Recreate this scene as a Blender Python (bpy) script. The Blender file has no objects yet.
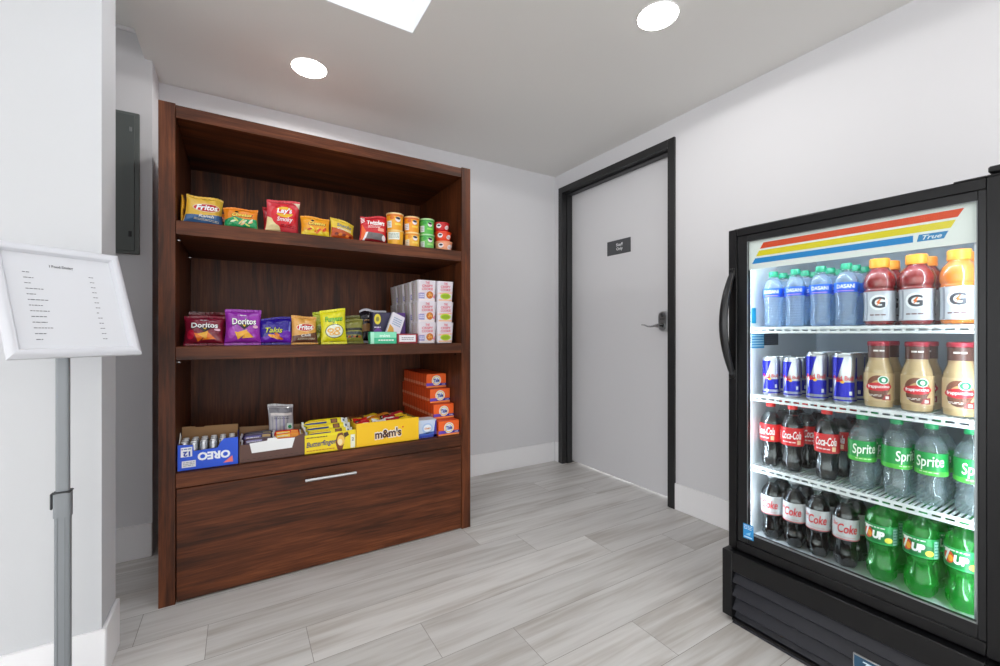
import bpy, bmesh, math, random
from mathutils import Vector, Matrix, noise
from mathutils.geometry import tessellate_polygon
random.seed(7)
SC = bpy.context.scene
COL = SC.collection
PI = math.pi

# ------------------------------------------------------------------ camera, world, exposure
cam_d = bpy.data.cameras.new('camera'); cam = bpy.data.objects.new('camera', cam_d); COL.objects.link(cam)
cam_d.sensor_width = 36.0; cam_d.lens = 36.0 * 429.0 / 1000.0; cam_d.clip_start = 0.02
cam.location = (0, 0, 1.0)
cam.rotation_euler = (PI / 2, 0, -math.atan(261.0 / 429.0))
SC.camera = cam
SC.view_settings.view_transform = 'Standard'; SC.view_settings.look = 'None'
SC.view_settings.gamma = 1.0; SC.view_settings.use_curve_mapping = False
SC.view_settings.exposure = 1.22
SC.cycles.max_bounces = 10; SC.cycles.diffuse_bounces = 5; SC.cycles.glossy_bounces = 4
SC.cycles.transmission_bounces = 8; SC.cycles.transparent_max_bounces = 32
SC.cycles.caustics_reflective = False; SC.cycles.caustics_refractive = False
SC.cycles.sample_clamp_indirect = 4.0
W_STRENGTH = 1.25
SKYLIGHT = 0.95
DOWNLIGHT = 9.0
LAMP_W = 5.4
LED = 13.0
world = bpy.data.worlds.new('world'); SC.world = world; world.use_nodes = True
wb = world.node_tree.nodes['Background']; wb.inputs[0].default_value = (0.97, 0.98, 1.0, 1); wb.inputs[1].default_value = W_STRENGTH

# ------------------------------------------------------------------ materials
def lin(h):
    h = h.lstrip('#'); o = []
    for i in (0, 2, 4):
        c = int(h[i:i+2], 16) / 255.0
        o.append(c / 12.92 if c <= 0.04045 else ((c + 0.055) / 1.055) ** 2.4)
    return (*o, 1.0)
_mats = {}
def mat(hx, rough=0.5, metal=0.0, coat=0.0, spec=0.5, emit=0.0, bump=0.0, bscale=200.0):
    k = (hx, rough, metal, coat, spec, emit, bump, bscale)
    if k in _mats: return _mats[k]
    m = bpy.data.materials.new('surface_' + hx.strip('#')); m.use_nodes = True
    n = m.node_tree.nodes; l = m.node_tree.links; b = n['Principled BSDF']
    b.inputs['Base Color'].default_value = lin(hx); b.inputs['Roughness'].default_value = rough
    b.inputs['Metallic'].default_value = metal; b.inputs['Coat Weight'].default_value = coat
    b.inputs['Specular IOR Level'].default_value = spec
    if emit:
        b.inputs['Emission Color'].default_value = lin(hx); b.inputs['Emission Strength'].default_value = emit
    if bump:
        tc = n.new('ShaderNodeTexCoord'); nz = n.new('ShaderNodeTexNoise'); nz.inputs['Scale'].default_value = bscale
        nz.inputs['Detail'].default_value = 3
        bp = n.new('ShaderNodeBump'); bp.inputs['Strength'].default_value = bump; bp.inputs['Distance'].default_value = 0.002
        l.new(tc.outputs['Object'], nz.inputs['Vector']); l.new(nz.outputs['Fac'], bp.inputs['Height']); l.new(bp.outputs['Normal'], b.inputs['Normal'])
    _mats[k] = m; return m
def clear(tint, glossf=1.0, diffuse=0.0, dcol='#ffffff', rough=0.03, ior=1.45):
    """thin clear plastic or glass: lets light straight through, reflects by Fresnel, scatters a little"""
    k = ('clear', tint, glossf, diffuse, dcol, rough, ior)
    if k in _mats: return _mats[k]
    m = bpy.data.materials.new('clear_' + tint.strip('#')); m.use_nodes = True
    n = m.node_tree.nodes; l = m.node_tree.links; n.clear()
    out = n.new('ShaderNodeOutputMaterial'); t = n.new('ShaderNodeBsdfTransparent'); t.inputs[0].default_value = lin(tint)
    g = n.new('ShaderNodeBsdfGlossy'); g.inputs['Roughness'].default_value = rough; g.inputs[0].default_value = (glossf, glossf, glossf, 1)
    fr = n.new('ShaderNodeFresnel'); fr.inputs[0].default_value = 1.45
    mx = n.new('ShaderNodeMixShader'); src = t.outputs[0]
    if diffuse:
        d = n.new('ShaderNodeBsdfDiffuse'); d.inputs[0].default_value = lin(dcol)
        tr = n.new('ShaderNodeBsdfTranslucent'); tr.inputs[0].default_value = lin(dcol)
        a = n.new('ShaderNodeMixShader'); a.inputs[0].default_value = 0.5
        l.new(d.outputs[0], a.inputs[1]); l.new(tr.outputs[0], a.inputs[2])
        b = n.new('ShaderNodeMixShader'); b.inputs[0].default_value = diffuse
        l.new(src, b.inputs[1]); l.new(a.outputs[0], b.inputs[2]); src = b.outputs[0]
    ge = n.new('ShaderNodeNewGeometry'); iv = n.new('ShaderNodeMath'); iv.operation = 'SUBTRACT'; iv.inputs[0].default_value = 1.0
    ml = n.new('ShaderNodeMath'); ml.operation = 'MULTIPLY'; fr.inputs[0].default_value = ior
    l.new(ge.outputs['Backfacing'], iv.inputs[1]); l.new(fr.outputs[0], ml.inputs[0]); l.new(iv.outputs[0], ml.inputs[1]); l.new(ml.outputs[0], mx.inputs[0]); l.new(src, mx.inputs[1]); l.new(g.outputs[0], mx.inputs[2])
    l.new(mx.outputs[0], out.inputs[0]); _mats[k] = m; return m
def walnut(axis, name):
    m = bpy.data.materials.new(name); m.use_nodes = True
    n = m.node_tree.nodes; l = m.node_tree.links; b = n['Principled BSDF']
    tc = n.new('ShaderNodeTexCoord')
    def nz(sc, detail, dist, seed):
        mp = n.new('ShaderNodeMapping'); mp.inputs['Scale'].default_value = sc; mp.inputs['Location'].default_value = (seed, seed * 2, seed * 3)
        t = n.new('ShaderNodeTexNoise'); t.inputs['Scale'].default_value = 1.0; t.inputs['Detail'].default_value = detail
        t.inputs['Distortion'].default_value = dist; t.inputs['Roughness'].default_value = 0.6
        l.new(tc.outputs['Object'], mp.inputs[0]); l.new(mp.outputs[0], t.inputs[0]); return t.outputs['Fac']
    def sc(along, across):
        v = [across] * 3; v['xyz'.index(axis)] = along; return v
    broad = nz(sc(1.3, 11), 4, 1.4, 1.7); fine = nz(sc(4, 130), 4, 0.3, 5.1); pore = nz(sc(14, 420), 2, 0, 9.2)
    def mixf(a, b_, f):
        x = n.new('ShaderNodeMix'); x.data_type = 'FLOAT'; x.inputs[0].default_value = f
        l.new(a, x.inputs[2]); l.new(b_, x.inputs[3]); return x.outputs[0]
    s = mixf(mixf(broad, fine, 0.36), pore, 0.16)
    r = n.new('ShaderNodeValToRGB'); e = r.color_ramp.elements
    e[0].position = 0.33; e[0].color = lin('#25110a'); e[1].position = 0.72; e[1].color = lin('#96562f')
    for p, c in ((0.43, '#40200f'), (0.52, '#5b2f18'), (0.61, '#744023')):
        q = e.new(p); q.color = lin(c)
    l.new(s, r.inputs[0]); l.new(r.outputs[0], b.inputs['Base Color'])
    b.inputs['Roughness'].default_value = 0.46; b.inputs['Specular IOR Level'].default_value = 0.28
    bp = n.new('ShaderNodeBump'); bp.inputs['Strength'].default_value = 0.15; bp.inputs['Distance'].default_value = 0.001
    l.new(s, bp.inputs['Height']); l.new(bp.outputs[0], b.inputs['Normal'])
    return m
def plank_mat():
    m = bpy.data.materials.new('grey_wood_plank'); m.use_nodes = True
    n = m.node_tree.nodes; l = m.node_tree.links; b = n['Principled BSDF']
    tc = n.new('ShaderNodeTexCoord'); at = n.new('ShaderNodeAttribute'); at.attribute_name = 'plank'
    ad = n.new('ShaderNodeVectorMath'); ad.operation = 'MULTIPLY_ADD'; ad.inputs[1].default_value = (37, 53, 11)
    l.new(at.outputs['Color'], ad.inputs[0]); l.new(tc.outputs['Object'], ad.inputs[2])
    def nz(s, detail, dist):
        mp = n.new('ShaderNodeMapping'); mp.inputs['Scale'].default_value = s
        t = n.new('ShaderNodeTexNoise'); t.inputs['Scale'].default_value = 1; t.inputs['Detail'].default_value = detail; t.inputs['Distortion'].default_value = dist
        l.new(ad.outputs[0], mp.inputs[0]); l.new(mp.outputs[0], t.inputs[0]); return t.outputs['Fac']
    a = nz((1.2, 13, 1), 3, 0.8); c = nz((3.5, 55, 1), 4, 0.4); d = nz((1.0, 2.5, 1), 2, 0.2)
    def mixf(p, q, f):
        x = n.new('ShaderNodeMix'); x.data_type = 'FLOAT'; x.inputs[0].default_value = f
        l.new(p, x.inputs[2]); l.new(q, x.inputs[3]); return x.outputs[0]
    s = mixf(mixf(a, c, 0.36), d, 0.2)
    r = n.new('ShaderNodeValToRGB'); e = r.color_ramp.elements
    e[0].position = 0.30; e[0].color = lin('#b1aaa2'); e[1].position = 0.66; e[1].color = lin('#e6e4e1')
    for p, cc in ((0.40, '#c4bfb9'), (0.47, '#d2cfcb'), (0.54, '#dddbd8')):
        q = e.new(p); q.color = lin(cc)
    l.new(s, r.inputs[0])
    mm = n.new('ShaderNodeMix'); mm.data_type = 'RGBA'; mm.blend_type = 'MULTIPLY'; mm.inputs[0].default_value = 1
    l.new(r.outputs[0], mm.inputs[6]); sp = n.new('ShaderNodeSeparateColor'); l.new(at.outputs['Color'], sp.inputs[0])
    mr = n.new('ShaderNodeMapRange'); mr.inputs[3].default_value = 0.84; mr.inputs[4].default_value = 1.0
    l.new(sp.outputs[2], mr.inputs[0]); cc = n.new('ShaderNodeCombineColor')
    for i in range(3): l.new(mr.outputs[0], cc.inputs[i])
    l.new(cc.outputs[0], mm.inputs[7]); l.new(mm.outputs[2], b.inputs['Base Color'])
    b.inputs['Roughness'].default_value = 0.38
    bp = n.new('ShaderNodeBump'); bp.inputs['Strength'].default_value = 0.12; bp.inputs['Distance'].default_value = 0.001
    l.new(s, bp.inputs['Height']); l.new(bp.outputs[0], b.inputs['Normal'])
    return m
WOOD_X = walnut('x', 'walnut_grain_across'); WOOD_Z = walnut('z', 'walnut_grain_upright')
WALL = mat('#dfdfe2', 0.85, bump=0.12, bscale=260); CEIL = mat('#ecebe8', 0.95, bump=0.1, bscale=200)
WHITE_TRIM = mat('#f7f7f9', 0.4); BLACK_METAL = mat('#0c0c0e', 0.35, spec=.35); BLACK_SATIN = mat('#0e0e10', 0.34, spec=.35)
CHROME = mat('#b9babb', 0.22, 1.0); KRAFT = mat('#9a7650', 0.8, bump=0.1)
WIRE = mat('#e8ecee', 0.35)

# ------------------------------------------------------------------ mesh building
def _tsplit(t, L, out):
    a, b, c = t
    d = [(b[0]-a[0])**2+(b[1]-a[1])**2, (c[0]-b[0])**2+(c[1]-b[1])**2, (a[0]-c[0])**2+(a[1]-c[1])**2]
    k = d.index(max(d))
    if d[k] <= L * L: out.append(t); return
    p, q, r = (a, b, c) if k == 0 else ((b, c, a) if k == 1 else (c, a, b))
    m = ((p[0]+q[0])/2, (p[1]+q[1])/2)
    _tsplit((p, m, r), L, out); _tsplit((m, q, r), L, out)
_glyph = {}
def glyphs(s, shear, bold):
    k = (s, shear, bold)
    if k not in _glyph:
        cu = bpy.data.curves.new('lettering', 'FONT'); cu.body = s; cu.shear = shear; cu.offset = bold; cu.resolution_u = 3
        o = bpy.data.objects.new('lettering', cu); COL.objects.link(o)
        bpy.context.view_layer.update()
        ev = o.evaluated_get(bpy.context.evaluated_depsgraph_get()); me = ev.to_mesh(); me.calc_loop_triangles()
        v = [(x.co.x, x.co.y) for x in me.vertices]
        t = [tuple(v[i] for i in lt.vertices) for lt in me.loop_triangles]
        ev.to_mesh_clear(); bpy.data.objects.remove(o); bpy.data.curves.remove(cu)
        xs = [p[0] for q in t for p in q]; ys = [p[1] for q in t for p in q]
        _glyph[k] = (t, min(xs), max(xs), min(ys), max(ys))
    return _glyph[k]
class Print:
    """flat artwork in metres: later laid on a surface as thin raised ink"""
    def __init__(s): s.t = []
    def poly(s, pts, col, layer=0):
        v = [Vector((x, y, 0)) for x, y in pts]
        for tri in tessellate_polygon([v]): s.t.append((tuple(pts[i] for i in tri), col, layer))
        return s
    def rect(s, x0, y0, x1, y1, col, layer=0): return s.poly([(x0, y0), (x1, y0), (x1, y1), (x0, y1)], col, layer)
    def oval(s, cx, cy, rx, ry, col, layer=0, rot=0, n=20):
        c, q = math.cos(rot), math.sin(rot)
        return s.poly([(cx + rx*math.cos(a)*c - ry*math.sin(a)*q, cy + rx*math.cos(a)*q + ry*math.sin(a)*c) for a in (2*PI*i/n for i in range(n))], col, layer)
    def text(s, body, cx, cy, h, col, layer=1, width=None, rot=0, shear=0, bold=0.02):
        t, x0, x1, y0, y1 = glyphs(body, shear, bold); k = h / 0.7; kx = k if width is None else width / (x1 - x0)
        c, q = math.cos(rot), math.sin(rot); mx, my = (x0+x1)/2, (y0+y1)/2
        for tri in t:
            p = [((x-mx)*kx, (y-my)*k) for x, y in tri]
            s.t.append((tuple((cx + x*c - y*q, cy + x*q + y*c) for x, y in p), col, layer))
        return s
    def bars(s, x0, y0, x1, y1, rows, col, layer=1, seed=0):
        """rows of unreadable small print"""
        rn = random.Random(seed); h = (y1 - y0) / rows
        for r in range(rows):
            x = x0
            while x < x1 - 0.002:
                w = min(rn.uniform(0.004, 0.012), x1 - x); s.rect(x, y0 + r*h + h*0.25, x + w, y0 + r*h + h*0.7, col, layer); x += w + 0.002
        return s
class MB:
    def __init__(s): s.v = []; s.f = []; s.mi = []; s.sm = []; s.ms = []
    def m(s, mt):
        if mt not in s.ms: s.ms.append(mt)
        return s.ms.index(mt)
    def add(s, vs, fs, mt, smooth=False):
        o = len(s.v); s.v += [tuple(x) for x in vs]; i = s.m(mt)
        for f in fs: s.f.append([o + k for k in f]); s.mi.append(i); s.sm.append(smooth)
        return s
    def box(s, x0, x1, y0, y1, z0, z1, mt, bev=0.0, seg=2, xf=None):
        bm = bmesh.new(); bmesh.ops.create_cube(bm, size=1)
        for v in bm.verts: v.co = Vector(((x0+x1)/2 + v.co.x*(x1-x0), (y0+y1)/2 + v.co.y*(y1-y0), (z0+z1)/2 + v.co.z*(z1-z0)))
        if bev: bmesh.ops.bevel(bm, geom=bm.edges[:], offset=bev, segments=seg, affect='EDGES', profile=0.5)
        if xf: bm.transform(xf)
        bm.verts.index_update()
        s.add([v.co for v in bm.verts], [[v.index for v in f.verts] for f in bm.faces], mt, bool(bev)); bm.free(); return s
    def lathe(s, prof, mt, seg=28, cx=0, cy=0, cz=0, cap0=True, cap1=True, xf=None, lobes=0, amp=0.0, lz=(0, 0), flutes=()):
        vs = []; fs = []
        for z, r in prof:
            for i in range(seg):
                a = 2*PI*i/seg; rr = r
                if lobes and lz[0] <= z <= lz[1]: rr = r * (1 - amp * (0.5 + 0.5*math.cos(lobes*a)))
                for fn_, fa, f0, f1 in flutes:
                    if f0 < z < f1: rr *= 1 - fa * math.sin(PI*(z-f0)/(f1-f0))**.6 * (.5 + .5*math.cos(fn_*a))
                vs.append(Vector((cx + rr*math.cos(a), cy + rr*math.sin(a), cz + z)))
        for k in range(len(prof) - 1):
            for i in range(seg):
                j = (i+1) % seg; fs.append((k*seg+i, k*seg+j, (k+1)*seg+j, (k+1)*seg+i))
        if cap0: fs.append(tuple(range(seg))[::-1])
        if cap1: fs.append(tuple((len(prof)-1)*seg + i for i in range(seg)))
        if xf: vs = [xf @ v for v in vs]
        return s.add(vs, fs, mt, True)
    def tube(s, pts, r, mt, seg=8):
        pts = [Vector(p) for p in pts]; vs = []; fs = []
        for i, p in enumerate(pts):
            d = (pts[min(i+1, len(pts)-1)] - pts[max(i-1, 0)]).normalized()
            ov = (pts[-1] - pts[0]).normalized(); u = d.cross(Vector((0, 1, 0)) if abs(ov.z) > .7 else Vector((0, 0, 1)))
            u.normalize(); w = d.cross(u); rr = r[i] if isinstance(r, (list, tuple)) else r
            ra, rb = rr if isinstance(rr, tuple) else (rr, rr)
            for k in range(seg):
                a = 2*PI*k/seg; vs.append(p + u*ra*math.cos(a) + w*rb*math.sin(a))
        for i in range(len(pts)-1):
            for k in range(seg):
                j = (k+1) % seg; fs.append((i*seg+k, i*seg+j, (i+1)*seg+j, (i+1)*seg+k))
        fs.append(tuple(range(seg))[::-1]); fs.append(tuple((len(pts)-1)*seg+k for k in range(seg)))
        return s.add(vs, fs, mt, True)
    def slab(s, poly, fn, d0, d1, mt):
        """polygon in (a,b) extruded from depth d0 to d1 through fn(a,b,d)"""
        n = len(poly); vs = [fn(a, b, d0) for a, b in poly] + [fn(a, b, d1) for a, b in poly]
        tr = tessellate_polygon([[Vector((a, b, 0)) for a, b in poly]])
        fs = [tuple(t) for t in tr] + [tuple(n + i for i in t[::-1]) for t in tr] + [(i, (i+1) % n, n+(i+1) % n, n+i) for i in range(n)]
        return s.add(vs, fs, mt)
    def ink(s, pr, fn, L=0.05, step=0.00035, rough=0.4, metal=0.0, emit=0.0):
        by = {}
        for t, c, ly in pr.t:
            o = []; _tsplit(t, L, o)
            by.setdefault(c, []).extend((q, ly) for q in o)
        for c, ts in by.items():
            vs = []; fs = []
            for q, ly in ts:
                k = len(vs); vs += [fn(x, y, step*(ly+1)) for x, y in q]; fs.append((k, k+1, k+2))
            s.add(vs, fs, mat(c, rough, metal, 0.0, 0.5, emit) if isinstance(c, str) else c, True)
        return s
    def build(s, name, parent=None, loc=(0, 0, 0), rz=0.0, org=None, sharp=38, recalc=True):
        me = bpy.data.meshes.new(name)
        vs = s.v if org is None else [(x-org[0], y-org[1], z-org[2]) for x, y, z in s.v]
        me.from_pydata(vs, [], s.f)
        for m_ in s.ms: me.materials.append(m_)
        me.polygons.foreach_set('material_index', s.mi); me.polygons.foreach_set('use_smooth', s.sm)
        bm = bmesh.new(); bm.from_mesh(me)
        if recalc: bmesh.ops.recalc_face_normals(bm, faces=bm.faces)
        ca = math.radians(sharp)
        for e in bm.edges:
            if len(e.link_faces) == 2 and e.calc_face_angle(0) > ca: e.smooth = False
        bm.to_mesh(me); bm.free(); me.update()
        o = bpy.data.objects.new(name, me); COL.objects.link(o)
        if parent is not None: o.parent = parent
        elif org is not None and loc == (0, 0, 0): loc = org
        o.location = loc; o.rotation_euler = (0, 0, rz); return o
def tag(o, label=None, cat=None, group=None, kind=None):
    if label: o['label'] = label
    if cat: o['category'] = cat
    if group: o['group'] = group
    if kind: o['kind'] = kind
    return o
def thing(name, label, cat, loc=(0, 0, 0), rz=0.0, group=None, kind=None):
    o = bpy.data.objects.new(name, None); COL.objects.link(o); o.location = loc; o.rotation_euler = (0, 0, rz)
    return tag(o, label, cat, group, kind)
def copy_tree(o, parent=None):
    c = o.copy(); COL.objects.link(c); c.parent = parent
    for ch in list(o.children): copy_tree(ch, c)
    return c
def dup(src, loc, rz, label, group=None):
    c = copy_tree(src); c.location = loc; c.rotation_euler = (src.rotation_euler.x, src.rotation_euler.y, rz); c['label'] = label
    if group: c['group'] = group
    return c
def struct(o): o['kind'] = 'structure'; return o
FX = lambda a, b, d: (a, d, b)          # (x, z) drawn, depth along y

# ------------------------------------------------------------------ room shell
XR, YB, ZC = 2.122, 2.655, 2.224
def floor():
    ROWH, LEN = 0.1855, 1.262
    jo = {0: 1.165, 1: 0.795, 2: 0.535, 3: 0.195, 4: -0.09, 5: -0.29, 6: -0.62, 7: -0.85, 8: -0.2, 9: -0.4}
    vs = []; fs = []; cols = []; rn = random.Random(3)
    g = 0.0008
    for row in range(-30, 11):
        y0 = 0.8490 + row*ROWH; y1 = y0 + ROWH
        if y0 > 2.9: break
        off = jo.get(row, (-0.33*row + rn.uniform(-.1, .1)))
        k0 = math.floor((-3.6 - off)/LEN)
        for k in range(k0, k0 + 7):
            x0 = off + k*LEN; x1 = x0 + LEN
            if x0 > 2.4: continue
            n = len(vs); vs += [(x0+g, y0+g, 0), (x1-g, y0+g, 0), (x1-g, y1-g, 0), (x0+g, y1-g, 0)]
            fs.append((n, n+1, n+2, n+3)); cols.append((rn.random(), rn.random(), rn.random(), 1))
    me = bpy.data.meshes.new('floor'); n = len(vs)
    vs += [(-4.9, -4.9, -0.0012), (3.9, -4.9, -0.0012), (3.9, 3.0, -0.0012), (-4.9, 3.0, -0.0012)]; fs.append((n, n+1, n+2, n+3)); cols.append((0, 0, 0, 1))
    me.from_pydata(vs, [], fs)
    me.materials.append(plank_mat()); me.materials.append(mat('#8f8981', 0.8))
    me.polygons[len(fs)-1].material_index = 1
    at = me.attributes.new('plank', 'FLOAT_COLOR', 'FACE')
    for i, c in enumerate(cols): at.data[i].color = c
    o = bpy.data.objects.new('floor', me); COL.objects.link(o); struct(o)
floor()
def wallbox(name, boxes, mt, bev=0):
    b = MB()
    for q in boxes: b.box(*q, mt, bev)
    return struct(b.build(name))
wallbox('wall_back', [(-.333, 2.4, YB, YB+.1, 0, 2.5)], WALL)
DY0, DY1, DZ = 1.610, 2.553, 2.070            # clear door opening
wallbox('wall_right', [(XR, XR+.14, DY1+.02, YB, 0, ZC+.02), (XR, XR+.14, -4.8, DY0-.02, 0, ZC+.02), (XR, XR+.14, DY0-.02, DY1+.02, DZ+.02, ZC+.02)], WALL)
wallbox('wall_left', [(-3.5, -.338, 1.652, 1.815, 0, ZC+.1)], mat('#ced0d3', 0.8, bump=0.1, bscale=260))
wallbox('wall_alcove', [(-3.5, -.333, 2.462, 2.755, 0, 2.45)], WALL)
HX0, HX1, HY0, HY1 = -.25, .609, .75, 1.685
wallbox('ceiling', [(-.36, 2.3, 1.815, YB+.05, ZC, 2.343), (-3.6, 2.3, HY1, 1.815, ZC, 2.343),
                    (-3.6, HX0, HY0, HY1, ZC, 2.343), (HX1, 2.3, HY0, HY1, ZC, 2.343), (-3.6, 2.3, -4.8, HY0, ZC, 2.343),
                    (-3.5, -.36, 1.815, 2.755, 2.343, 2.44)], CEIL)
sk = MB(); S = mat('#e8e9ea', 0.7)
sk.box(HX0-.03, HX0, HY0-.03, HY1+.03, ZC+.12, 2.86, S).box(HX1, HX1+.03, HY0-.03, HY1+.03, ZC+.12, 2.86, S)
sk.box(HX0, HX1, HY0-.03, HY0, ZC+.12, 2.86, S).box(HX0, HX1, HY1, HY1+.03, ZC+.12, 2.86, S)
for q in ((HX0, HX0+.004, HY0, HY1), (HX1-.004, HX1, HY0, HY1), (HX0, HX1, HY0, HY0+.004), (HX0, HX1, HY1-.004, HY1)):
    sk.box(*q, ZC+.0005, ZC+.13, S)
struct(sk.build('trim_1'))
w = MB().box(HX0, HX1, HY0, HY1, 2.84, 2.86, mat('#f4f8ff', 0.6, emit=SKYLIGHT)).build('window_1'); struct(w)
def baseboard(name, segs):
    b = MB()
    for x0, x1, y0, y1 in segs:
        b.box(x0, x1, y0, y1, 0, 0.15, WHITE_TRIM, 0.003, 1)
    return struct(b.build(name))
baseboard('baseboard_back', [(-.333, 2.110, YB-.012, YB)])
baseboard('baseboard_right', [(XR-.012, XR, -4.8, 1.565), (XR-.012, XR, 2.599, YB-.012)])
baseboard('baseboard_left', [(-3.5, -.327, 1.641, 1.652), (-.338, -.327, 1.652, 1.815)])
baseboard('baseboard_alcove', [(-3.5, -.333, 2.450, 2.462)])
struct(MB().box(-1.35, -.362, 2.452, 2.462, 2.325, 2.343, WHITE_TRIM, 0.003, 1).build('trim_2'))

# door in the right wall
dr = thing('door_1', None, None, (XR, 2.08, 0), kind='structure'); dO = (XR, 2.08, 0)
b = MB(); FC = mat('#232324', 0.4)
fw = 0.045
for y0, y1 in ((DY0-fw, DY0), (DY1, DY1+fw)): b.box(2.108, 2.124, y0, y1, 0, DZ+fw, FC, 0.0015, 1)
b.box(2.108, 2.124, DY0, DY1, DZ, DZ+fw, FC, 0.0015, 1)
for y0, y1 in ((DY0-.012, DY0+.0), (DY1, DY1+.012)): b.box(2.12, 2.262, y0, y1, 0, DZ+.012, FC)
b.box(2.12, 2.262, DY0, DY1, DZ, DZ+.012, FC)
# stop bead inside the frame
for y0, y1 in ((DY0, DY0+.012), (DY1-.012, DY1)): b.box(2.150, 2.198, y0, y1, 0, DZ, FC, 0.001, 1)
b.box(2.150, 2.198, DY0+.012, DY1-.012, DZ-.012, DZ, FC, 0.001, 1)
b.build('door_frame', dr, org=dO)
leaf = MB().box(2.205, 2.248, DY0+.003, DY1-.003, 0.013, DZ-.003, mat('#dadadd', 0.42, bump=0.05, bscale=60), 0.0015, 1).build('door_leaf', dr, org=dO)
sg = MB(); sg.box(2.2005, 2.205, 1.965, 2.176, 1.536, 1.634, mat('#4b4d50', 0.45), 0.002, 1)
p = Print().text('Staff', 0.010, 0.015, 0.019, '#e6e7ea', width=.060).text('Only', 0.010, -0.016, 0.019, '#e6e7ea', width=.056)
sg.ink(p, lambda x, y, o: (2.2005-o, 2.0705-x, 1.585+y)); sg.build('door_sign', dr, org=dO)
lk = MB(); LX = 2.205
prof = []
for i in range(24):
    a = 2*PI*i/24; r = 0.033; cz = 1.098 if math.sin(a) >= 0 else 1.044
    prof.append((1.700 + r*math.cos(a), cz + r*math.sin(a)*1.05))
lk.slab(prof, lambda a, b_, d: (LX-d, a, b_), 0, 0.022, mat('#c6c7c9', .35, .6))
lk.slab([(1.7 + (a-1.7)*.86, 1.071 + (b_-1.071)*.9) for a, b_ in prof], lambda a, b_, d: (LX-d, a, b_), 0.022, 0.027, mat('#9fa1a3', 0.3, 1.0))
lk.lathe([(0, .011), (.004, .011), (.006, .009)], mat('#6b6d70', 0.3, 1.0), 16, xf=Matrix.Translation((LX-.027, 1.700, 1.108)) @ Matrix.Rotation(-PI/2, 4, 'Y'))
for k in range(3): lk.box(LX-.0285, LX-.027, 1.684+.011*k, 1.692+.011*k, 1.082, 1.086, mat('#3c3d40', 0.4))
lock = lk.build('door_lock', dr, org=dO)
hv = MB(); hv.lathe([(0, .017), (.006, .017), (.012, .012), (.045, .011), (.052, .010)], CHROME, 18, xf=Matrix.Translation((LX-.025, 1.700, 1.044)) @ Matrix.Rotation(-PI/2, 4, 'Y'))
hv.tube([(LX-.07, 1.697, 1.044), (LX-.072, 1.72, 1.043), (LX-.071, 1.745, 1.039), (LX-.068, 1.775, 1.041), (LX-.064, 1.80, 1.049), (LX-.06, 1.825, 1.051)], [(.009, .009), (.0085, .008), (.008, .006), (.008, .005), (.0075, .0045), (.006, .003)], CHROME, 10)
hv.build('lever', lock, org=dO)

# ceiling downlights
def downlight(x, y, label, z=ZC, power=1.0):
    o = thing('recessed_downlight', label, 'ceiling light', (x, y, z), group='round recessed ceiling downlights')
    MB().lathe([(0, .0775), (-.003, .0775), (-.004, .076), (-.003, .074), (-.001, .0735)], mat('#fafaf8', 0.5), 40, cap0=False, cap1=False).build('trim_ring', o)
    MB().lathe([(-.002, .074), (-.006, .071)], mat('#fffbf5', 0.5, emit=DOWNLIGHT), 40).build('lens', o)
    ld = bpy.data.lights.new('lamp', 'SPOT'); ld.energy = LAMP_W * power; ld.spot_size = math.radians(174); ld.spot_blend = .08; ld.shadow_soft_size = .05; ld.color = (1.0, .985, .965)
    lo = bpy.data.objects.new('lamp', ld); COL.objects.link(lo); lo.parent = o; lo.location = (0, 0, -.012)
downlight(.277, 2.150, 'round lit downlight above the wooden shelf unit')
downlight(1.381, 1.098, 'round lit downlight near the top edge between shelf unit and drinks fridge')
for x, y, t in ((1.38, -.5, 'nearest behind'), (-.7, -.5, 'left'), (1.38, -2.2, 'far behind'), (-.7, -2.2, 'farther left'), (-2.4, -1.2, 'farthest left')):  # out-of-view fill lamps, added so floor bounce brightens the ceiling
    downlight(x, y, 'added unseen fill downlight behind the viewpoint, ' + t)

downlight(-1.15, 2.17, 'added unseen fill downlight in the narrow passage behind the white column', 2.343, .35)  # unseen fill lamp added to brighten the recessed wall and panel

# electrical panel in the alcove
ep = thing('electrical_panel', 'flat grey electrical panel door on the narrow recessed wall behind the white column', 'electrical panel', (-.53, 2.462, 1.35))
eo = (-.53, 2.462, 1.35); PG = mat('#5d6361', 0.35)
MB().box(-.69, -.376, 2.448, 2.462, 1.347, 1.968, mat('#6a706e', 0.4), 0.002, 1).build('panel_frame', ep, org=eo)
dd = MB().box(-.675, -.392, 2.441, 2.448, 1.36, 1.955, PG, 0.0015, 1).build('panel_door', ep, org=eo)
MB().box(-.412, -.400, 2.436, 2.441, 1.42, 1.445, mat('#202223', 0.4), 0.001, 1).build('latch', dd, org=eo)
MB().box(-.409, -.400, 2.437, 2.441, 1.88, 1.90, mat('#9a9c9b', 0.3, 1.0), 0.001, 1).build('hinge', dd, org=eo)

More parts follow.
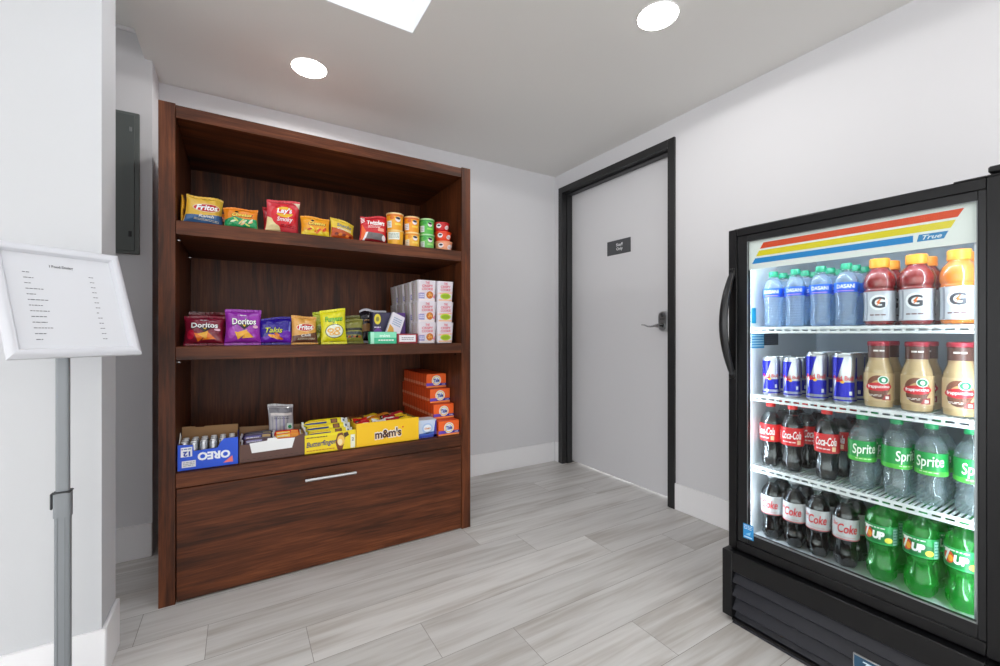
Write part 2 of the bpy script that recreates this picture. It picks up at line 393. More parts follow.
# ------------------------------------------------------------------ shelf unit
cb = thing('shelf_unit', 'tall dark walnut shelf unit with two shelves and a wide bottom drawer', 'shelf unit', (.385, 2.29, 0)); cO = (.385, 2.29, 0)
YF, CY1 = 1.970, 2.585
XL0, XL1, XR0, XR1 = -.250, -.200, .970, 1.020
MB().box(XL0, XL1, YF, CY1, 0, 1.846, WOOD_Z, .001, 1).build('side_panel', cb, org=cO)
MB().box(XR0, XR1, YF, CY1, 0, 1.846, WOOD_Z, .001, 1).build('side_panel', cb, org=cO)
MB().box(XL1+.0012, XR0-.0012, YF+.003, CY1, 1.795, 1.842, WOOD_X, .001, 1).build('top_panel', cb, org=cO)
MB().box(XL1, XR0, 2.560, 2.578, .42, 1.795, WOOD_Z).build('back_panel', cb, org=cO)
S1, S2, S3 = 1.417, .949, .481
for z, h in ((S1, .052), (S2, .050)):
    MB().box(XL1+.0008, XR0-.0008, YF+.002, 2.559, z-h, z, WOOD_X, .001, 1).build('shelf', cb, org=cO)
MB().box(XL1+.0008, XR0-.0008, YF+.001, 2.559, .426, S3, WOOD_X, .001, 1).build('bottom_deck', cb, org=cO)
for z in (S1-.062, S2-.06):
    for x in (XL1+.001, XR0-.001):
        for y in (2.04, 2.48):
            pn = MB(); pn.lathe([(0, .004), (.012, .004), (.014, .003)], CHROME, 10, xf=Matrix.Translation((x-(.006 if x > 0 else .006), y, z)) @ Matrix.Rotation(PI/2, 4, 'Y')); pn.build('shelf_pin', cb, org=cO)
drw = MB().box(XL1+.003, XR0-.003, YF+.002, YF+.022, .006, .4225, WOOD_X, .001, 1).build('drawer', cb, org=cO)
MB().box(XL1, XR0, YF+.03, 2.55, .01, .415, mat('#2a1710', .7)).build('drawer_box', cb, org=cO)
h = MB(); h.tube([(.234, 1.937, .388), (.440, 1.937, .388)], .0075, CHROME, 12)
for x in (.27, .404): h.tube([(x, 1.937, .388), (x, YF+.002, .388)], .0045, CHROME, 10)
h.build('handle', drw, org=cO)

# ------------------------------------------------------------------ snack bags
def bag_fn(W, H, T, seed, wr=0.0016, tuck=0.05):
    def P(u, v, side=-1, off=0.0):
        uu, vv = min(1, abs(u)), min(1, abs(v))
        env = (1 - uu**3.0)**0.62 * (1 - vv**3.2)**0.62
        n = noise.noise(Vector((u*2.3 + seed, v*2.6, seed*1.7 + side))) + 0.6*noise.noise(Vector((u*5.3, v*5.1 + seed, side*3.1)))
        crn = math.sin((u*9 + seed) + 2.0*v) * (vv**3) * (1-uu) * 1.2
        d = T/2*env + wr*(n + crn)*min(1, env*3)
        x = W/2*u*(1 - tuck*(1 - v*v)*1.0) ; z = H/2 + H/2*v*(1 - 0.05*(1 - u*u))
        return (x, side*(d + off), z)
    return P
def make_bag(name, W, H, T, col, art, seed, seal=None, lean=0.1, rough=0.27, crump=1.0):
    P = bag_fn(W, H*0.90, T, seed, wr=min(.0030, T*.07), tuck=.065); NU, NV = 34, 30
    rb = random.Random(int(seed*10)); k1, k2, k3, k4 = (rb.uniform(-1, 1) for _ in range(4))
    def warp(p):
        x, y, z = p; t = z/H; u = 2*x/W
        x2 = x*(1 - .05*abs(k1)*t) + W*.03*k2*(t-.5)*2
        z2 = z + crump*H*t*(.055*k3*u + .030*k4*math.sin(2.6*u+k1*3) - .02*u*u)
        y2 = y + crump*(.010*k1*(t-.5)*u + .006*math.sin(3*u+k2*4)*t*t)
        return (x2, y2, z2)
    m_ = mat(col, rough, 0.0, 0.25); b = MB(); z0 = H*0.05
    for side in (-1, 1):
        vs = []; fs = []
        for j in range(NV+1):
            for i in range(NU+1):
                x, y, z = P(-1+2*i/NU, -1+2*j/NV, side); vs.append(warp((x, y, z+z0)))
        for j in range(NV):
            for i in range(NU):
                a = j*(NU+1)+i; q = (a, a+1, a+NU+2, a+NU+1); fs.append(q if side < 0 else q[::-1])
        b.add(vs, fs, m_, True)
    pr = Print(); art(pr, W, H*0.90)
    def mp(x, y, o):
        u, v = 2*x/W, 2*y/(H*.9) - 1
        X, Y, Z = P(max(-1, min(1, u)), max(-1, min(1, v)), -1, o+.0005); return warp((X, Y, Z+z0))
    b.ink(pr, mp, L=W/24, rough=rough)
    o = b.build(name, recalc=False)
    for nm, zb, zt in (('bottom_seal', 0, z0+.002), ('top_seal', H-z0-.002, H)):
        s = MB(); vs = []; fs = []; N = 30
        for i in range(N+1):
            x = -W/2 + W*i/N
            for z in (zb, (zb+zt)/2, zt):
                yy = .0018*math.sin(i*1.9+seed) if z != (zb+zt)/2 else .0008*math.sin(i*3+seed)
                vs.append(warp((x, yy, z)))
        for i in range(N):
            for k in range(2):
                a = i*3+k; fs.append((a, a+3, a+4, a+1))
        n = len(vs); vs += [(x, y+.0008, z) for x, y, z in vs]; fs += [tuple(n+i for i in f[::-1]) for f in fs]
        s.add(vs, fs, mat(seal or col, rough, 0.0, 0.25), True); s.build(nm, o, recalc=False)
    o.rotation_euler = (-lean, 0, 0)
    return o
def put_bag(o, x, y, z, yaw, label, cat='snack bag', roll=0.0, lean=None, group=None):
    l_ = lean if lean is not None else -o.rotation_euler.x
    o.rotation_mode = 'XYZ'
    M = Matrix.Rotation(yaw, 4, 'Z') @ Matrix.Rotation(-l_, 4, 'X') @ Matrix.Rotation(roll, 4, 'Y')
    o.rotation_euler = M.to_euler('XYZ')
    zs = [(M @ Vector(c.co)).z for c in list(o.data.vertices)[::5]]
    for ch in o.children: zs += [(M @ Vector(c.co)).z for c in ch.data.vertices]
    o.location = (x, y, z - min(zs) + .0003)
    tag(o, label, cat, group); return o
def a_fritos(lower, second):
    def f(p, W, H):
        p.poly([(-W*.49, 0), (W*.49, 0), (W*.49, H*.42), (W*.2, H*.36), (-W*.1, H*.30), (-W*.49, H*.27)], lower, 0)
        p.oval(0, H*.60, W*.38, H*.165, '#f3d9b0', 1, .06).oval(0, H*.60, W*.35, H*.14, '#c21d22', 2, .06)
        p.rect(-W*.27, H*.60, W*.27, H*.66, '#3a1d57', 2)
        p.text('Fritos', 0, H*.61, H*.20, '#ffffff', 4, W*.60, .06, .25, .03)
        p.text(second, 0, H*.28, H*.10, '#f2efe6', 4, W*.40, .05, .2, .02)
        p.bars(-W*.3, H*.10, W*.35, H*.18, 2, '#d9cfae', 3, 2)
    return f
def a_cheetos(lower, lw, chips):
    def f(p, W, H):
        p.poly([(-W*.49, 0), (W*.49, 0), (W*.49, H*lw), (W*.1, H*(lw-.06)), (-W*.2, H*(lw+.05)), (-W*.49, H*(lw-.12))], lower, 0)
        p.oval(-W*.12, H*.80, W*.05, H*.05, '#141414', 2)
        p.text('Cheetos', W*.04, H*.66, H*.17, '#8a2a08', 2, W*.64, .05, .3, .06).text('Cheetos', W*.035, H*.67, H*.16, '#ffe95a', 3, W*.60, .05, .3, .02)
        for i in range(9):
            rn = random.Random(i*3+5); p.oval(rn.uniform(-.3, .35)*W, rn.uniform(.12, .42)*H, W*.09, H*.045, chips[i % len(chips)], 2, rn.uniform(-1, 1), 12)
    return f
def a_lays(p, W, H):
    p.poly([(-W*.49, 0), (-W*.05, 0), (-W*.22, H*.30), (-W*.49, H*.46)], '#ecd9a0', 0)
    p.poly([(W*.25, H), (W*.49, H), (W*.49, H*.80)], '#f3e6c9', 0)
    p.oval(0, H*.52, W*.40, H*.40, '#d81f2b', 1).oval(0, H*.64, W*.28, H*.18, '#f4c02e', 2)
    p.poly([(-W*.36, H*.56), (W*.36, H*.60), (W*.34, H*.74), (-W*.34, H*.70)], '#e02434', 3)
    p.text("Lay's", 0, H*.66, H*.15, '#ffffff', 5, W*.48, .06, .2, .03).text('Smoky', W*.02, H*.38, H*.14, '#f7e9ee', 4, W*.50, .06, .25, .02)
    p.bars(-W*.1, H*.14, W*.38, H*.24, 2, '#8e1420', 3, 3)
def a_small(p, W, H):
    p.poly([(-W*.49, 0), (W*.49, 0), (W*.49, H*.36), (-W*.1, H*.46), (-W*.49, H*.52)], '#c2501f', 0)
    p.text('Snacks', 0, H*.70, H*.17, '#4c6a86', 2, W*.62, 0, .2, .02); p.bars(-W*.3, H*.45, W*.3, H*.56, 2, '#f0ede0', 3, 5)
    for i in range(5): p.oval(-W*.3 + W*.15*i, H*.2, W*.08, H*.07, '#e9862e' if i % 2 else '#7b2a14', 3, .4, 12)
def a_twiz(p, W, H):
    for i in range(4): p.poly([(-W*.49, H*(.74+.065*i)), (-W*.36, H*(.82+.065*i)), (-W*.36, H*(.85+.065*i)), (-W*.49, H*(.775+.065*i))], '#ffffff', 1)
    p.poly([(-W*.47, H*.05), (-W*.36, H*.05), (-W*.30, H*.36), (-W*.47, H*.70)], '#ef6c2a', 0)
    p.poly([(-W*.36, H*.10), (W*.44, H*.06), (W*.36, H*.34), (-W*.24, H*.38)], '#6f6a6b', 2)
    p.poly([(-W*.40, H*.02), (-W*.32, H*.02), (-W*.25, H*.38), (-W*.33, H*.36)], '#f2eef0', 3)
    p.poly([(-W*.33, H*.02), (W*.47, H*.0), (W*.47, H*.09), (-W*.33, H*.12)], '#7c0f1c', 3)
    p.oval(W*.36, H*.20, W*.08, H*.11, '#efeaf0', 4)
    p.text('Twizzlers', W*.03, H*.77, H*.17, '#ffffff', 4, W*.66, -.05, .05, .03)
    p.bars(-W*.25, H*.55, W*.2, H*.66, 2, '#f7d9d6', 3, 4).rect(W*.12, H*.44, W*.36, H*.56, '#f3a08c', 3)
def a_dorito(bg, chip):
    def f(p, W, H):
        p.poly([(-W*.2, H*.62), (W*.26, H*.62), (W*.02, H*.40)], '#241018', 1)
        p.text('Doritos', W*.02, H*.66, H*.20, '#1c1220', 2, W*.70, 0, 0, .06).text('Doritos', W*.02, H*.67, H*.19, '#ffffff', 3, W*.68, 0, 0, .02)
        p.poly([(-W*.02, H*.56), (W*.08, H*.56), (W*.03, H*.49)], '#f0c32e', 4)
        for (x, y, r, a) in ((-.1, .24, .20, .3), (.12, .22, .20, -.4), (.0, .30, .18, .9)):
            c = [(W*x + W*r*math.cos(a + k*2*PI/3), H*y + W*r*.8*math.sin(a + k*2*PI/3)) for k in range(3)]
            p.poly(c, chip if a != .9 else '#f7b53b', 3 if a != .9 else 4)
        p.oval(W*.35, H*.50, W*.08, H*.05, '#f2c4d8', 3).oval(-W*.33, H*.32, W*.10, H*.18, bg, 0)
        p.bars(-W*.1, H*.84, W*.1, H*.90, 1, '#e9dfe8', 2, 6)
    return f
def a_takis(p, W, H):
    p.poly([(-W*.49, 0), (W*.49, 0), (W*.49, H*.52), (W*.1, H*.40), (-W*.49, H*.22)], '#6a1fb0', 0)
    p.text('Takis', -W*.05, H*.50, H*.22, '#22124e', 2, W*.55, -.08, .2, .06).text('Takis', -W*.055, H*.51, H*.21, '#d9e033', 3, W*.53, -.08, .2, .01)
    for i in range(6):
        rn = random.Random(i+40); p.oval(W*rn.uniform(-.15, .28), H*rn.uniform(.15, .32), W*.11, H*.055, '#f0a228' if i % 2 else '#d2701e', 4, rn.uniform(-.8, .8), 12)
    p.poly([(W*.40, H*.45), (W*.47, H*.45), (W*.47, H*.85), (W*.43, H*.85)], '#8a92e8', 2)
def a_funyuns(p, W, H):
    p.text('Funyuns', 0, H*.72, H*.16, '#1d7a3a', 3, W*.70, 0, .1, .05).text('Funyuns', 0, H*.725, H*.15, '#8fe04a', 4, W*.66, 0, .1, .01)
    p.oval(0, H*.34, W*.37, H*.235, '#2c3a24', 1).oval(0, H*.34, W*.34, H*.215, '#e8ead2', 2)
    for x, y, r in ((-.16, .36, .14), (.12, .40, .12), (.08, .27, .13), (-.12, .25, .09)):
        p.oval(W*x, H*y, W*r, H*r*.55, '#e8ae4e', 3).oval(W*x, H*y, W*r*.5, H*r*.26, '#f6efcf', 4)
def a_olive(p, W, H):
    p.rect(-W*.46, H*.50, W*.46, H*.62, '#2c2a22', 0).rect(-W*.46, H*.30, W*.46, H*.44, '#39434a', 0)
    for i in range(6): p.oval(-W*.3 + W*.12*i, H*.20, W*.07, H*.05, '#a5541d' if i % 2 else '#201510', 2, .3, 12)
    p.bars(-W*.35, H*.66, W*.35, H*.76, 2, '#8d8a3d', 2, 8)
def a_plain(c2):
    def f(p, W, H):
        p.rect(-W*.45, H*.30, W*.45, H*.55, c2, 0); p.bars(-W*.3, H*.62, W*.3, H*.72, 1, c2, 1, 9)
    return f
S1 += .0005; S2 += .0005; S3 += .0005
# top shelf row
put_bag(make_bag('corn_chip_bag', .125, .116, .014, '#e3a82e', a_plain('#7c5416'), 1.1), -.1885, 2.085, S1, PI/2, 'yellow snack bag standing edge on against the left panel of the top shelf', lean=.0)
put_bag(make_bag('corn_chip_bag', .138, .124, .040, '#e8bc44', a_fritos('#3f6a9c', 'Ranch'), 2.3), -.117, 2.062, S1, .42, 'yellow and blue corn chip bag at left end of top shelf', roll=.05)
put_bag(make_bag('cheese_puff_bag', .110, .085, .034, '#e0701c', a_plain('#5b2a10'), 3.1), -.035, 2.155, S1, .35, 'small orange snack bag half hidden behind the green and orange one')
put_bag(make_bag('cheese_puff_bag', .124, .094, .040, '#f08c1e', a_cheetos('#1f9c5c', .52, ('#e7f0c8', '#c9e06b', '#f0c18c')), 4.4), .008, 2.055, S1, -.02, 'green and orange cheese puff bag on the top shelf', roll=-.02)
put_bag(make_bag('potato_chip_bag', .125, .140, .038, '#c2202a', a_plain('#8c1620'), 5.2), .150, 2.150, S1, .25, 'red snack bag mostly hidden behind the tall red chip bag')
put_bag(make_bag('potato_chip_bag', .138, .155, .044, '#d8404a', a_lays, 6.7), .160, 2.062, S1, .22, 'tall red and cream potato chip bag on the top shelf', roll=.04)
put_bag(make_bag('cheese_puff_bag', .122, .098, .040, '#f2a31e', a_cheetos('#f0cf2c', .34, ('#d9381c', '#f4e04a', '#e96a1a')), 8.1), .290, 2.050, S1, .02, 'orange and yellow cheese puff bag right of the tall red chip bag')
put_bag(make_bag('snack_bag', .116, .098, .036, '#e6c53c', a_small, 9.9), .405, 2.075, S1, .28, 'small yellow and rust snack bag next to the empty gap on the top shelf', roll=.12)
put_bag(make_bag('licorice_bag', .136, .140, .040, '#d22630', a_twiz, 11.3), .548, 2.060, S1, .06, 'red licorice bag with grey window beside the stacked chip cups', roll=.03)
# middle shelf row
put_bag(make_bag('tortilla_chip_bag', .14, .138, .04, '#4a0f1a', a_plain('#6c1826'), 12.1), -.110, 2.20, S2, .1, 'dark maroon chip bag at the back of the pile, left end of middle shelf')
put_bag(make_bag('tortilla_chip_bag', .148, .136, .04, '#64121e', a_plain('#7c1a26'), 12.9), -.105, 2.14, S2, -.06, 'dark red chip bag just behind the front red tortilla chip bag')
put_bag(make_bag('tortilla_chip_bag', .135, .120, .046, '#7f1530', a_dorito('#c01c3c', '#ef7a22'), 13.6), -.118, 2.060, S2, -.03, 'dark red tortilla chip bag in front, left end of middle shelf', lean=.2)
put_bag(make_bag('tortilla_chip_bag', .130, .148, .048, '#9a2fae', a_dorito('#b24cc2', '#f2b230'), 14.2), .015, 2.050, S2, .03, 'bright purple tortilla chip bag on the middle shelf')
put_bag(make_bag('rolled_chip_bag', .132, .118, .042, '#2a1590', a_takis, 15.5), .133, 2.062, S2, .0, 'deep blue and violet rolled chip bag on the middle shelf', lean=.16)
put_bag(make_bag('corn_chip_bag', .112, .126, .036, '#dfa34e', a_fritos('#6f4a3c', 'Chili'), 16.8), .248, 2.062, S2, .22, 'tan and brown corn chip bag left of the yellow onion ring bags')
put_bag(make_bag('onion_ring_bag', .105, .155, .034, '#b9c41c', a_plain('#7f8f1a'), 17.2), .345, 2.13, S2, .22, 'yellow green onion ring bag standing behind the front one')
put_bag(make_bag('onion_ring_bag', .114, .160, .038, '#e2dc1e', a_funyuns, 18.4), .368, 2.055, S2, .03, 'bright yellow onion ring bag in front on the middle shelf')
put_bag(make_bag('snack_bag', .115, .135, .03, '#6b6a30', a_olive, 19.1), .455, 2.145, S2, .1, 'olive snack bag at the back of the dull green pair', lean=.15)
put_bag(make_bag('snack_bag', .105, .118, .034, '#84823a', a_olive, 20.3), .458, 2.080, S2, .05, 'olive and brown snack bag right of the bright yellow bag', lean=.28)
put_bag(make_bag('jerky_pouch', .074, .175, .024, '#1d1620', a_plain('#a77a4a'), 21.2, seal='#c9c8d4'), .560, 2.185, S2, .15, 'tall black pouch with silver top, leftmost of the dark pouches', lean=.22)
put_bag(make_bag('jerky_pouch', .110, .172, .024, '#272033', a_plain('#3c2a55'), 22.2, seal='#d5d5de'), .618, 2.235, S2, .05, 'black pouch with silver top behind the purple snack box', lean=.12)

# ------------------------------------------------------------------ cartons on the middle shelf
def carton(name, x0, x1, y0, y1, z0, h, col, art, label, cat='box', rz=0.0, side=None, rough=.45, group=None, side_art=None):
    W = x1-x0; D = y1-y0; b = MB(); b.box(-W/2, W/2, -D/2, D/2, 0, h, mat(side or col, rough), .0012, 1)
    b.add([(-W/2+.001, -D/2-.0003, .001), (W/2-.001, -D/2-.0003, .001), (W/2-.001, -D/2-.0003, h-.001), (-W/2+.001, -D/2-.0003, h-.001)], [(0, 1, 2, 3)], mat(col, rough))
    pr = Print(); art(pr, W, h); b.ink(pr, lambda x, y, o: (x, -D/2-.0004-o, y), L=.2)
    if side_art:
        q = Print(); side_art(q, D, h); b.ink(q, lambda x, y, o: (-W/2-.0001-o*.5, -x, y), L=.3)
    o = b.build(name, loc=((x0+x1)/2, (y0+y1)/2, z0), rz=rz, recalc=False); tag(o, label, cat, group); return o
def a_purple(p, W, H):
    p.oval(-W*.36, H*.78, W*.10, H*.17, '#e8d332', 1).oval(-W*.36, H*.78, W*.05, H*.08, '#8f8a2c', 2)
    p.poly([(-W*.47, H*.20), (-W*.22, H*.20), (-W*.22, H*.40), (-W*.35, H*.52), (-W*.47, H*.40)], '#6d3191', 1)
    p.rect(W*.16, 0, W*.499, H, '#4e1f78', 0).bars(-W*.46, H*.48, -W*.26, H*.56, 1, '#d8cfe4', 3, 2)
carton('snack_box', .556, .720, 2.105, 2.160, S2, .152, '#322d4e', a_purple, 'dark purple snack box with yellow crest behind the mint green pack')
st = carton('candy_packet', 0, .070, 0, .016, 0, .128, '#e3e0ea', lambda p, W, H: (p.poly([(-W*.45, H*.02), (W*.2, H*.02), (-W*.1, H*.38), (-W*.45, H*.48)], '#d9a24c', 1), p.bars(-W*.3, H*.5, W*.35, H*.85, 4, '#8da6c2', 2, 3)), 'white and gold packet leaning across the purple snack box', 'packet')
st.rotation_euler = (-.22, .42, .1); st.location = (.632, 2.060, S2+.026)
mp_ = carton('gum_pack', .517, .641, 2.000, 2.040, S2, .056, '#3fbf8f', lambda p, W, H: (p.rect(-W*.49, H*.5, W*.49, H*.98, '#7fdcb4', 0), p.rect(-W*.49, 0, -W*.36, H*.98, '#a8e8cb', 1), p.bars(-W*.2, H*.2, W*.4, H*.42, 1, '#dff6ea', 2, 5), p.text('mint', W*.05, H*.68, H*.25, '#e9fbf2', 2, W*.4)), 'mint green pack lying in front of the purple snack box', 'pack', rough=.25)
carton('candy_box', .645, .745, 1.999, 2.06, S2, .047, '#9b2f3a', lambda p, W, H: (p.rect(-W*.42, H*.18, W*.40, H*.86, '#e8e6ea', 1), p.bars(-W*.30, H*.35, W*.30, H*.70, 2, '#7b7d84', 2, 6)), 'low red box with a white label beside the stacked white boxes')
def a_cereal(var):
    def f(p, W, H):
        p.rect(-W*.44, H*.03, W*.44, H*.10, '#efe3e2', 0)
        for i, (w_, t) in enumerate((('THE', .22), ('CRISPY', .60), ('COOKIE', .62))): p.text(w_, 0, H*(.88-.15*i), H*.11, '#d9536a', 2, W*t, .02)
        p.poly([(-W*.47, H*.36), (W*.47, H*.42), (W*.47, H*.49), (-W*.47, H*.43)], '#f0b49a' if var else '#e7d3dc', 1)
        if var:
            p.oval(0, H*.27, W*.34, H*.15, '#b7cf2a', 3).oval(0, H*.27, W*.27, H*.10, '#8fae1e', 4).rect(-W*.44, H*.05, W*.44, H*.12, '#e9b79a', 3)
        else:
            p.oval(W*.14, H*.30, W*.20, H*.18, '#c66f22', 3).oval(W*.14, H*.31, W*.12, H*.10, '#e6a04a', 4)
            for q in ((.06, .34), (.2, .36), (.16, .24)): p.oval(W*q[0], H*q[1], W*.03, H*.025, '#5f2c10', 5)
            p.rect(-W*.48, H*.12, -W*.16, H*.40, '#9c97c4', 2).bars(-W*.44, H*.18, -W*.2, H*.34, 2, '#e8e6f4', 3, 7).poly([(W*.3, H*.2), (W*.47, H*.36), (W*.47, H*.14)], '#d98aa0', 2)
    return f
def cereal_cup(w, d, h, art):
    b = MB(); vs = []; fs = []; N = 8; prof = [(0, .86), (.003, .885), (h-.004, .995), (h-.0035, 1.0), (h-.0005, 1.0), (h, .985)]
    def ringpts(k, z):
        o_ = []; r = .014
        for cx, cy, a0 in ((1, 1, 0), (-1, 1, 90), (-1, -1, 180), (1, -1, 270)):
            for i in range(N+1):
                a = math.radians(a0 + 90*i/N); o_.append(((cx*(w/2-r) + r*math.cos(a))*k, (cy*(d/2-r) + r*math.sin(a))*k, z))
        return o_
    for z, k in prof: vs += ringpts(k, z)
    M_ = 4*(N+1)
    for j in range(len(prof)-1):
        for i in range(M_): fs.append((j*M_+i, j*M_+(i+1) % M_, (j+1)*M_+(i+1) % M_, (j+1)*M_+i))
    fs += [tuple(range(M_))[::-1], tuple((len(prof)-1)*M_+i for i in range(M_))]
    b.add(vs, fs, mat('#e4dfe6', .45), True)
    pr = Print(); art(pr, w, h); kf = lambda z: .885 + .11*z/h
    def mp(x, y, o):
        k = kf(y); X = x*k*1.0; xm = (w/2-.014)*k; yy = -d/2*k
        if abs(X) > xm:
            t = min(1, (abs(X)-xm)/(.014*k)); yy += .014*k*(1-math.sqrt(max(0, 1-t*t)))
        return (X, yy-o-.0005, y)
    b.ink(pr, mp, L=.012)
    q = Print(); q.rect(-d*.36, h*.04, -d*.16, h*.96, '#c9c0ba', 0).bars(-d*.12, h*.12, d*.06, h*.88, 8, '#d9b3b4', 0, 3).rect(d*.16, h*.04, d*.34, h*.96, '#d8d1cb', 0)
    b.ink(q, lambda x, y, o: (-w/2*kf(y)-.0003-o*.5, -x*kf(y), y), L=.03)
    o = b.build('cereal_cup', recalc=False); return o
lvl = ('bottom', 'middle', 'top'); G = 'tapered white cereal cups stacked at the right end of the middle shelf'
cc = {}
for k in range(3):
    for c in range(2):
        for d in range(4 if c == 0 else 1):
            cw = .0995 if c == 0 else .0925; x = .748 + .1015*c + cw/2; z0 = S2 + .1042*k; y = 2.057 + .1150*d
            if d == 0: lb = 'tapered white cup, %s layer of the front stack %s' % (lvl[k], ('with the brown cookie picture' if c == 0 else 'with the lime green oval'))
            else: lb = 'tapered white cup in the %s layer, %s behind the front cookie cup' % (lvl[k], ('first', 'second', 'third')[d-1])
            if c not in cc: cc[c] = cereal_cup(cw, .112, .1035, a_cereal(c)); o = cc[c]; o.location = (x, y, z0); tag(o, lb, 'cup', G)
            else: dup(cc[c], (x, y, z0), 0, lb, G)

# ------------------------------------------------------------------ chip cups on the top shelf
def cup(name, r, h, col, lidcol, art, taper=.93):
    o = thing(name, None, None); b = MB()
    b.lathe([(0, r*taper*.96), (.003, r*taper), (h-.008, r), (h-.006, r)], mat(col, .35), 36, cap1=True)
    pr = Print(); art(pr, r, h)
    def mp(x, y, off):
        a = -PI/2 - .35 + x/r; rr = r*(taper + (1-taper)*y/h) + off + .0003; return (rr*math.cos(a), rr*math.sin(a), y)
    b.ink(pr, mp, L=.008); b.build('cup_body', o, recalc=False)
    MB().lathe([(h-.007, r+.0005), (h-.006, r+.0022), (h-.001, r+.0022), (h, r+.0005), (h-.0015, r-.003)], mat(lidcol, .3, .3), 36).build('lid', o)
    return o
def a_cup(dark, pale, hi):
    def f(p, r, h):
        p.rect(-r*1.1, h*.12, -r*.35, h*.52, pale, 1).bars(-r*1.0, h*.18, -r*.45, h*.48, 3, '#8f98a0', 2, 3)
        p.oval(r*.45, h*.62, r*.34, h*.15, '#f0e7ea', 1).oval(r*.45, h*.68, r*.30, h*.07, '#16182c', 2, -.15)
        p.rect(-r*1.2, h*.80, r*1.2, h*.90, dark, 1).oval(-r*.3, h*.70, r*.28, h*.10, dark, 1).rect(r*.05, h*.28, r*.9, h*.40, hi, 1)
    return f
def a_cup_back(dark, pale, hi):
    def f(p, r, h):
        p.rect(-r*1.0, h*.40, r*.6, h*.86, pale, 1).bars(-r*.9, h*.48, r*.5, h*.80, 4, '#8fa098', 2, 4).rect(-r*1.2, h*.05, r*1.2, h*.12, dark, 1)
    return f
CY = 2.050
G = 'small chip cups stacked on the top shelf'
cups = [('#f2a922', '#f3d9a0', a_cup('#e2761e', '#e7efe9', '#f8d44c'), .648, .081, 'orange chip cup, upper one of the leftmost cup stack', 1, .0395),
        ('#f0b02a', '#f0d28c', a_cup_back('#e58a1e', '#e9efe0', '#f8d44c'), .650, .077, 'orange chip cup with pale back label, lower one of the leftmost cup stack', 0, .0385),
        ('#f2a11e', '#f1cf95', a_cup('#df6a1c', '#e7e3ee', '#f8c83c'), .733, .0765, 'orange chip cup, upper one of the second cup stack', 1, .0375),
        ('#f2b83a', '#f1d79c', a_cup('#e9962a', '#f3e3c8', '#f9d75c'), .735, .0765, 'orange chip cup, lower one of the second cup stack', 0, .0375),
        ('#54b94a', '#b9e2a4', a_cup('#2f9a3c', '#dfe6ea', '#8fdc5c'), .8125, .0765, 'green chip cup, upper one of its stack', 1, .0370),
        ('#6dc45e', '#b5e0b0', a_cup('#3ea64c', '#cfe2d8', '#a4e07c'), .8135, .0765, 'green chip cup, lower one of its stack', 0, .0370)]
for col, lid, art, x, h, lb, up, r in cups:
    o = cup('chip_cup', r, h, col, lid, art); o.location = (x, CY, S1 + (.0775 if up else .0003)); tag(o, lb, 'chip cup', G)
def tubf(col, lb, x, y, z, ry, r=.040, h=.050):
    o = thing('dip_tub', lb, 'tub', (x, y, z), group='red and salmon dip tubs at the right end of the top shelf'); b = MB()
    b.lathe([(0, r*.80), (.003, r*.86), (h*.5, r*.97), (h*.82, r), (h*.86, r)], mat(col, .35), 32)
    p = Print().oval(r*.62, h*.42, r*.36, h*.22, '#f0e3e2', 1, .3).bars(r*.35, h*.3, r*.9, h*.5, 2, '#b98c8c', 2, 3).oval(-r*.55, h*.55, r*.34, h*.24, '#efe7ec', 1).oval(-r*.5, h*.6, r*.22, h*.1, '#2b2a44', 2)
    def mp(x_, y_, off):
        a = -PI/2 - .2 + x_/r; rr = r*(.86 + .14*min(1, y_/(h*.8))) + off + .0005; return (rr*math.cos(a), rr*math.sin(a), y_)
    b.ink(p, mp, L=.008); b.build('tub_body', o, recalc=False)
    MB().lathe([(h*.84, r+.001), (h*.86, r+.003), (h*.95, r+.003), (h, r*.96), (h, r*.5)], mat(col, .3), 32).build('lid', o)
    o.rotation_euler = (0, ry, 0)
tubf('#f0a27c', 'salmon coloured tub at the bottom of the rightmost stack on the top shelf', .905, 2.052, S1+.0003, 0, .0445, .052)
tubf('#e4461f', 'orange red tub in the middle of the rightmost stack on the top shelf', .901, 2.052, S1+.053, 0, .0425, .048)
tubf('#c8161e', 'deep red tub on top of the rightmost stack on the top shelf', .893, 2.052, S1+.1015, 0, .0400, .046)

# ------------------------------------------------------------------ bottom shelf: open display boxes
def tray(name, x0, x1, yf, yb, z, fpoly, bpoly, outer, label, art, inner=KRAFT, side_h=(.09, .10), extra=None):
    """open carton: floor, shaped front, back flap and two sides"""
    T = .0022; o = thing(name, label, 'display box', ((x0+x1)/2, (yf+yb)/2, z)); org = ((x0+x1)/2, (yf+yb)/2, z)
    om = mat(outer, .4)
    b = MB(); b.box(x0, x1, yf, yb, z, z+T, inner); b.build('box_floor', o, org=org)
    b = MB(); b.slab(fpoly, FX, yf, yf+T/2, om); b.slab(fpoly, FX, yf+T/2+.0001, yf+T, inner)
    pr = Print(); art(pr); b.ink(pr, lambda x, y, off: (x, yf-off, y), L=.3); b.build('front_wall', o, org=org, recalc=False)
    b = MB(); b.slab(bpoly, FX, yb-T, yb, inner); b.build('back_flap', o, org=org)
    for x, s in ((x0, 1), (x1, -1)):
        b = MB(); pl = [(yf+T, z+T), (yb-T, z+T), (yb-T, z+side_h[1]), (yf+T, z+side_h[0])]
        b.slab(pl, lambda a, c, d: (d, a, c), x, x+s*T/2, om); b.slab(pl, lambda a, c, d: (d, a, c), x+s*(T/2+.0001), x+s*T, inner); b.build('side_wall', o, org=org)
    if extra: extra(o, org)
    return o
Z3 = S3
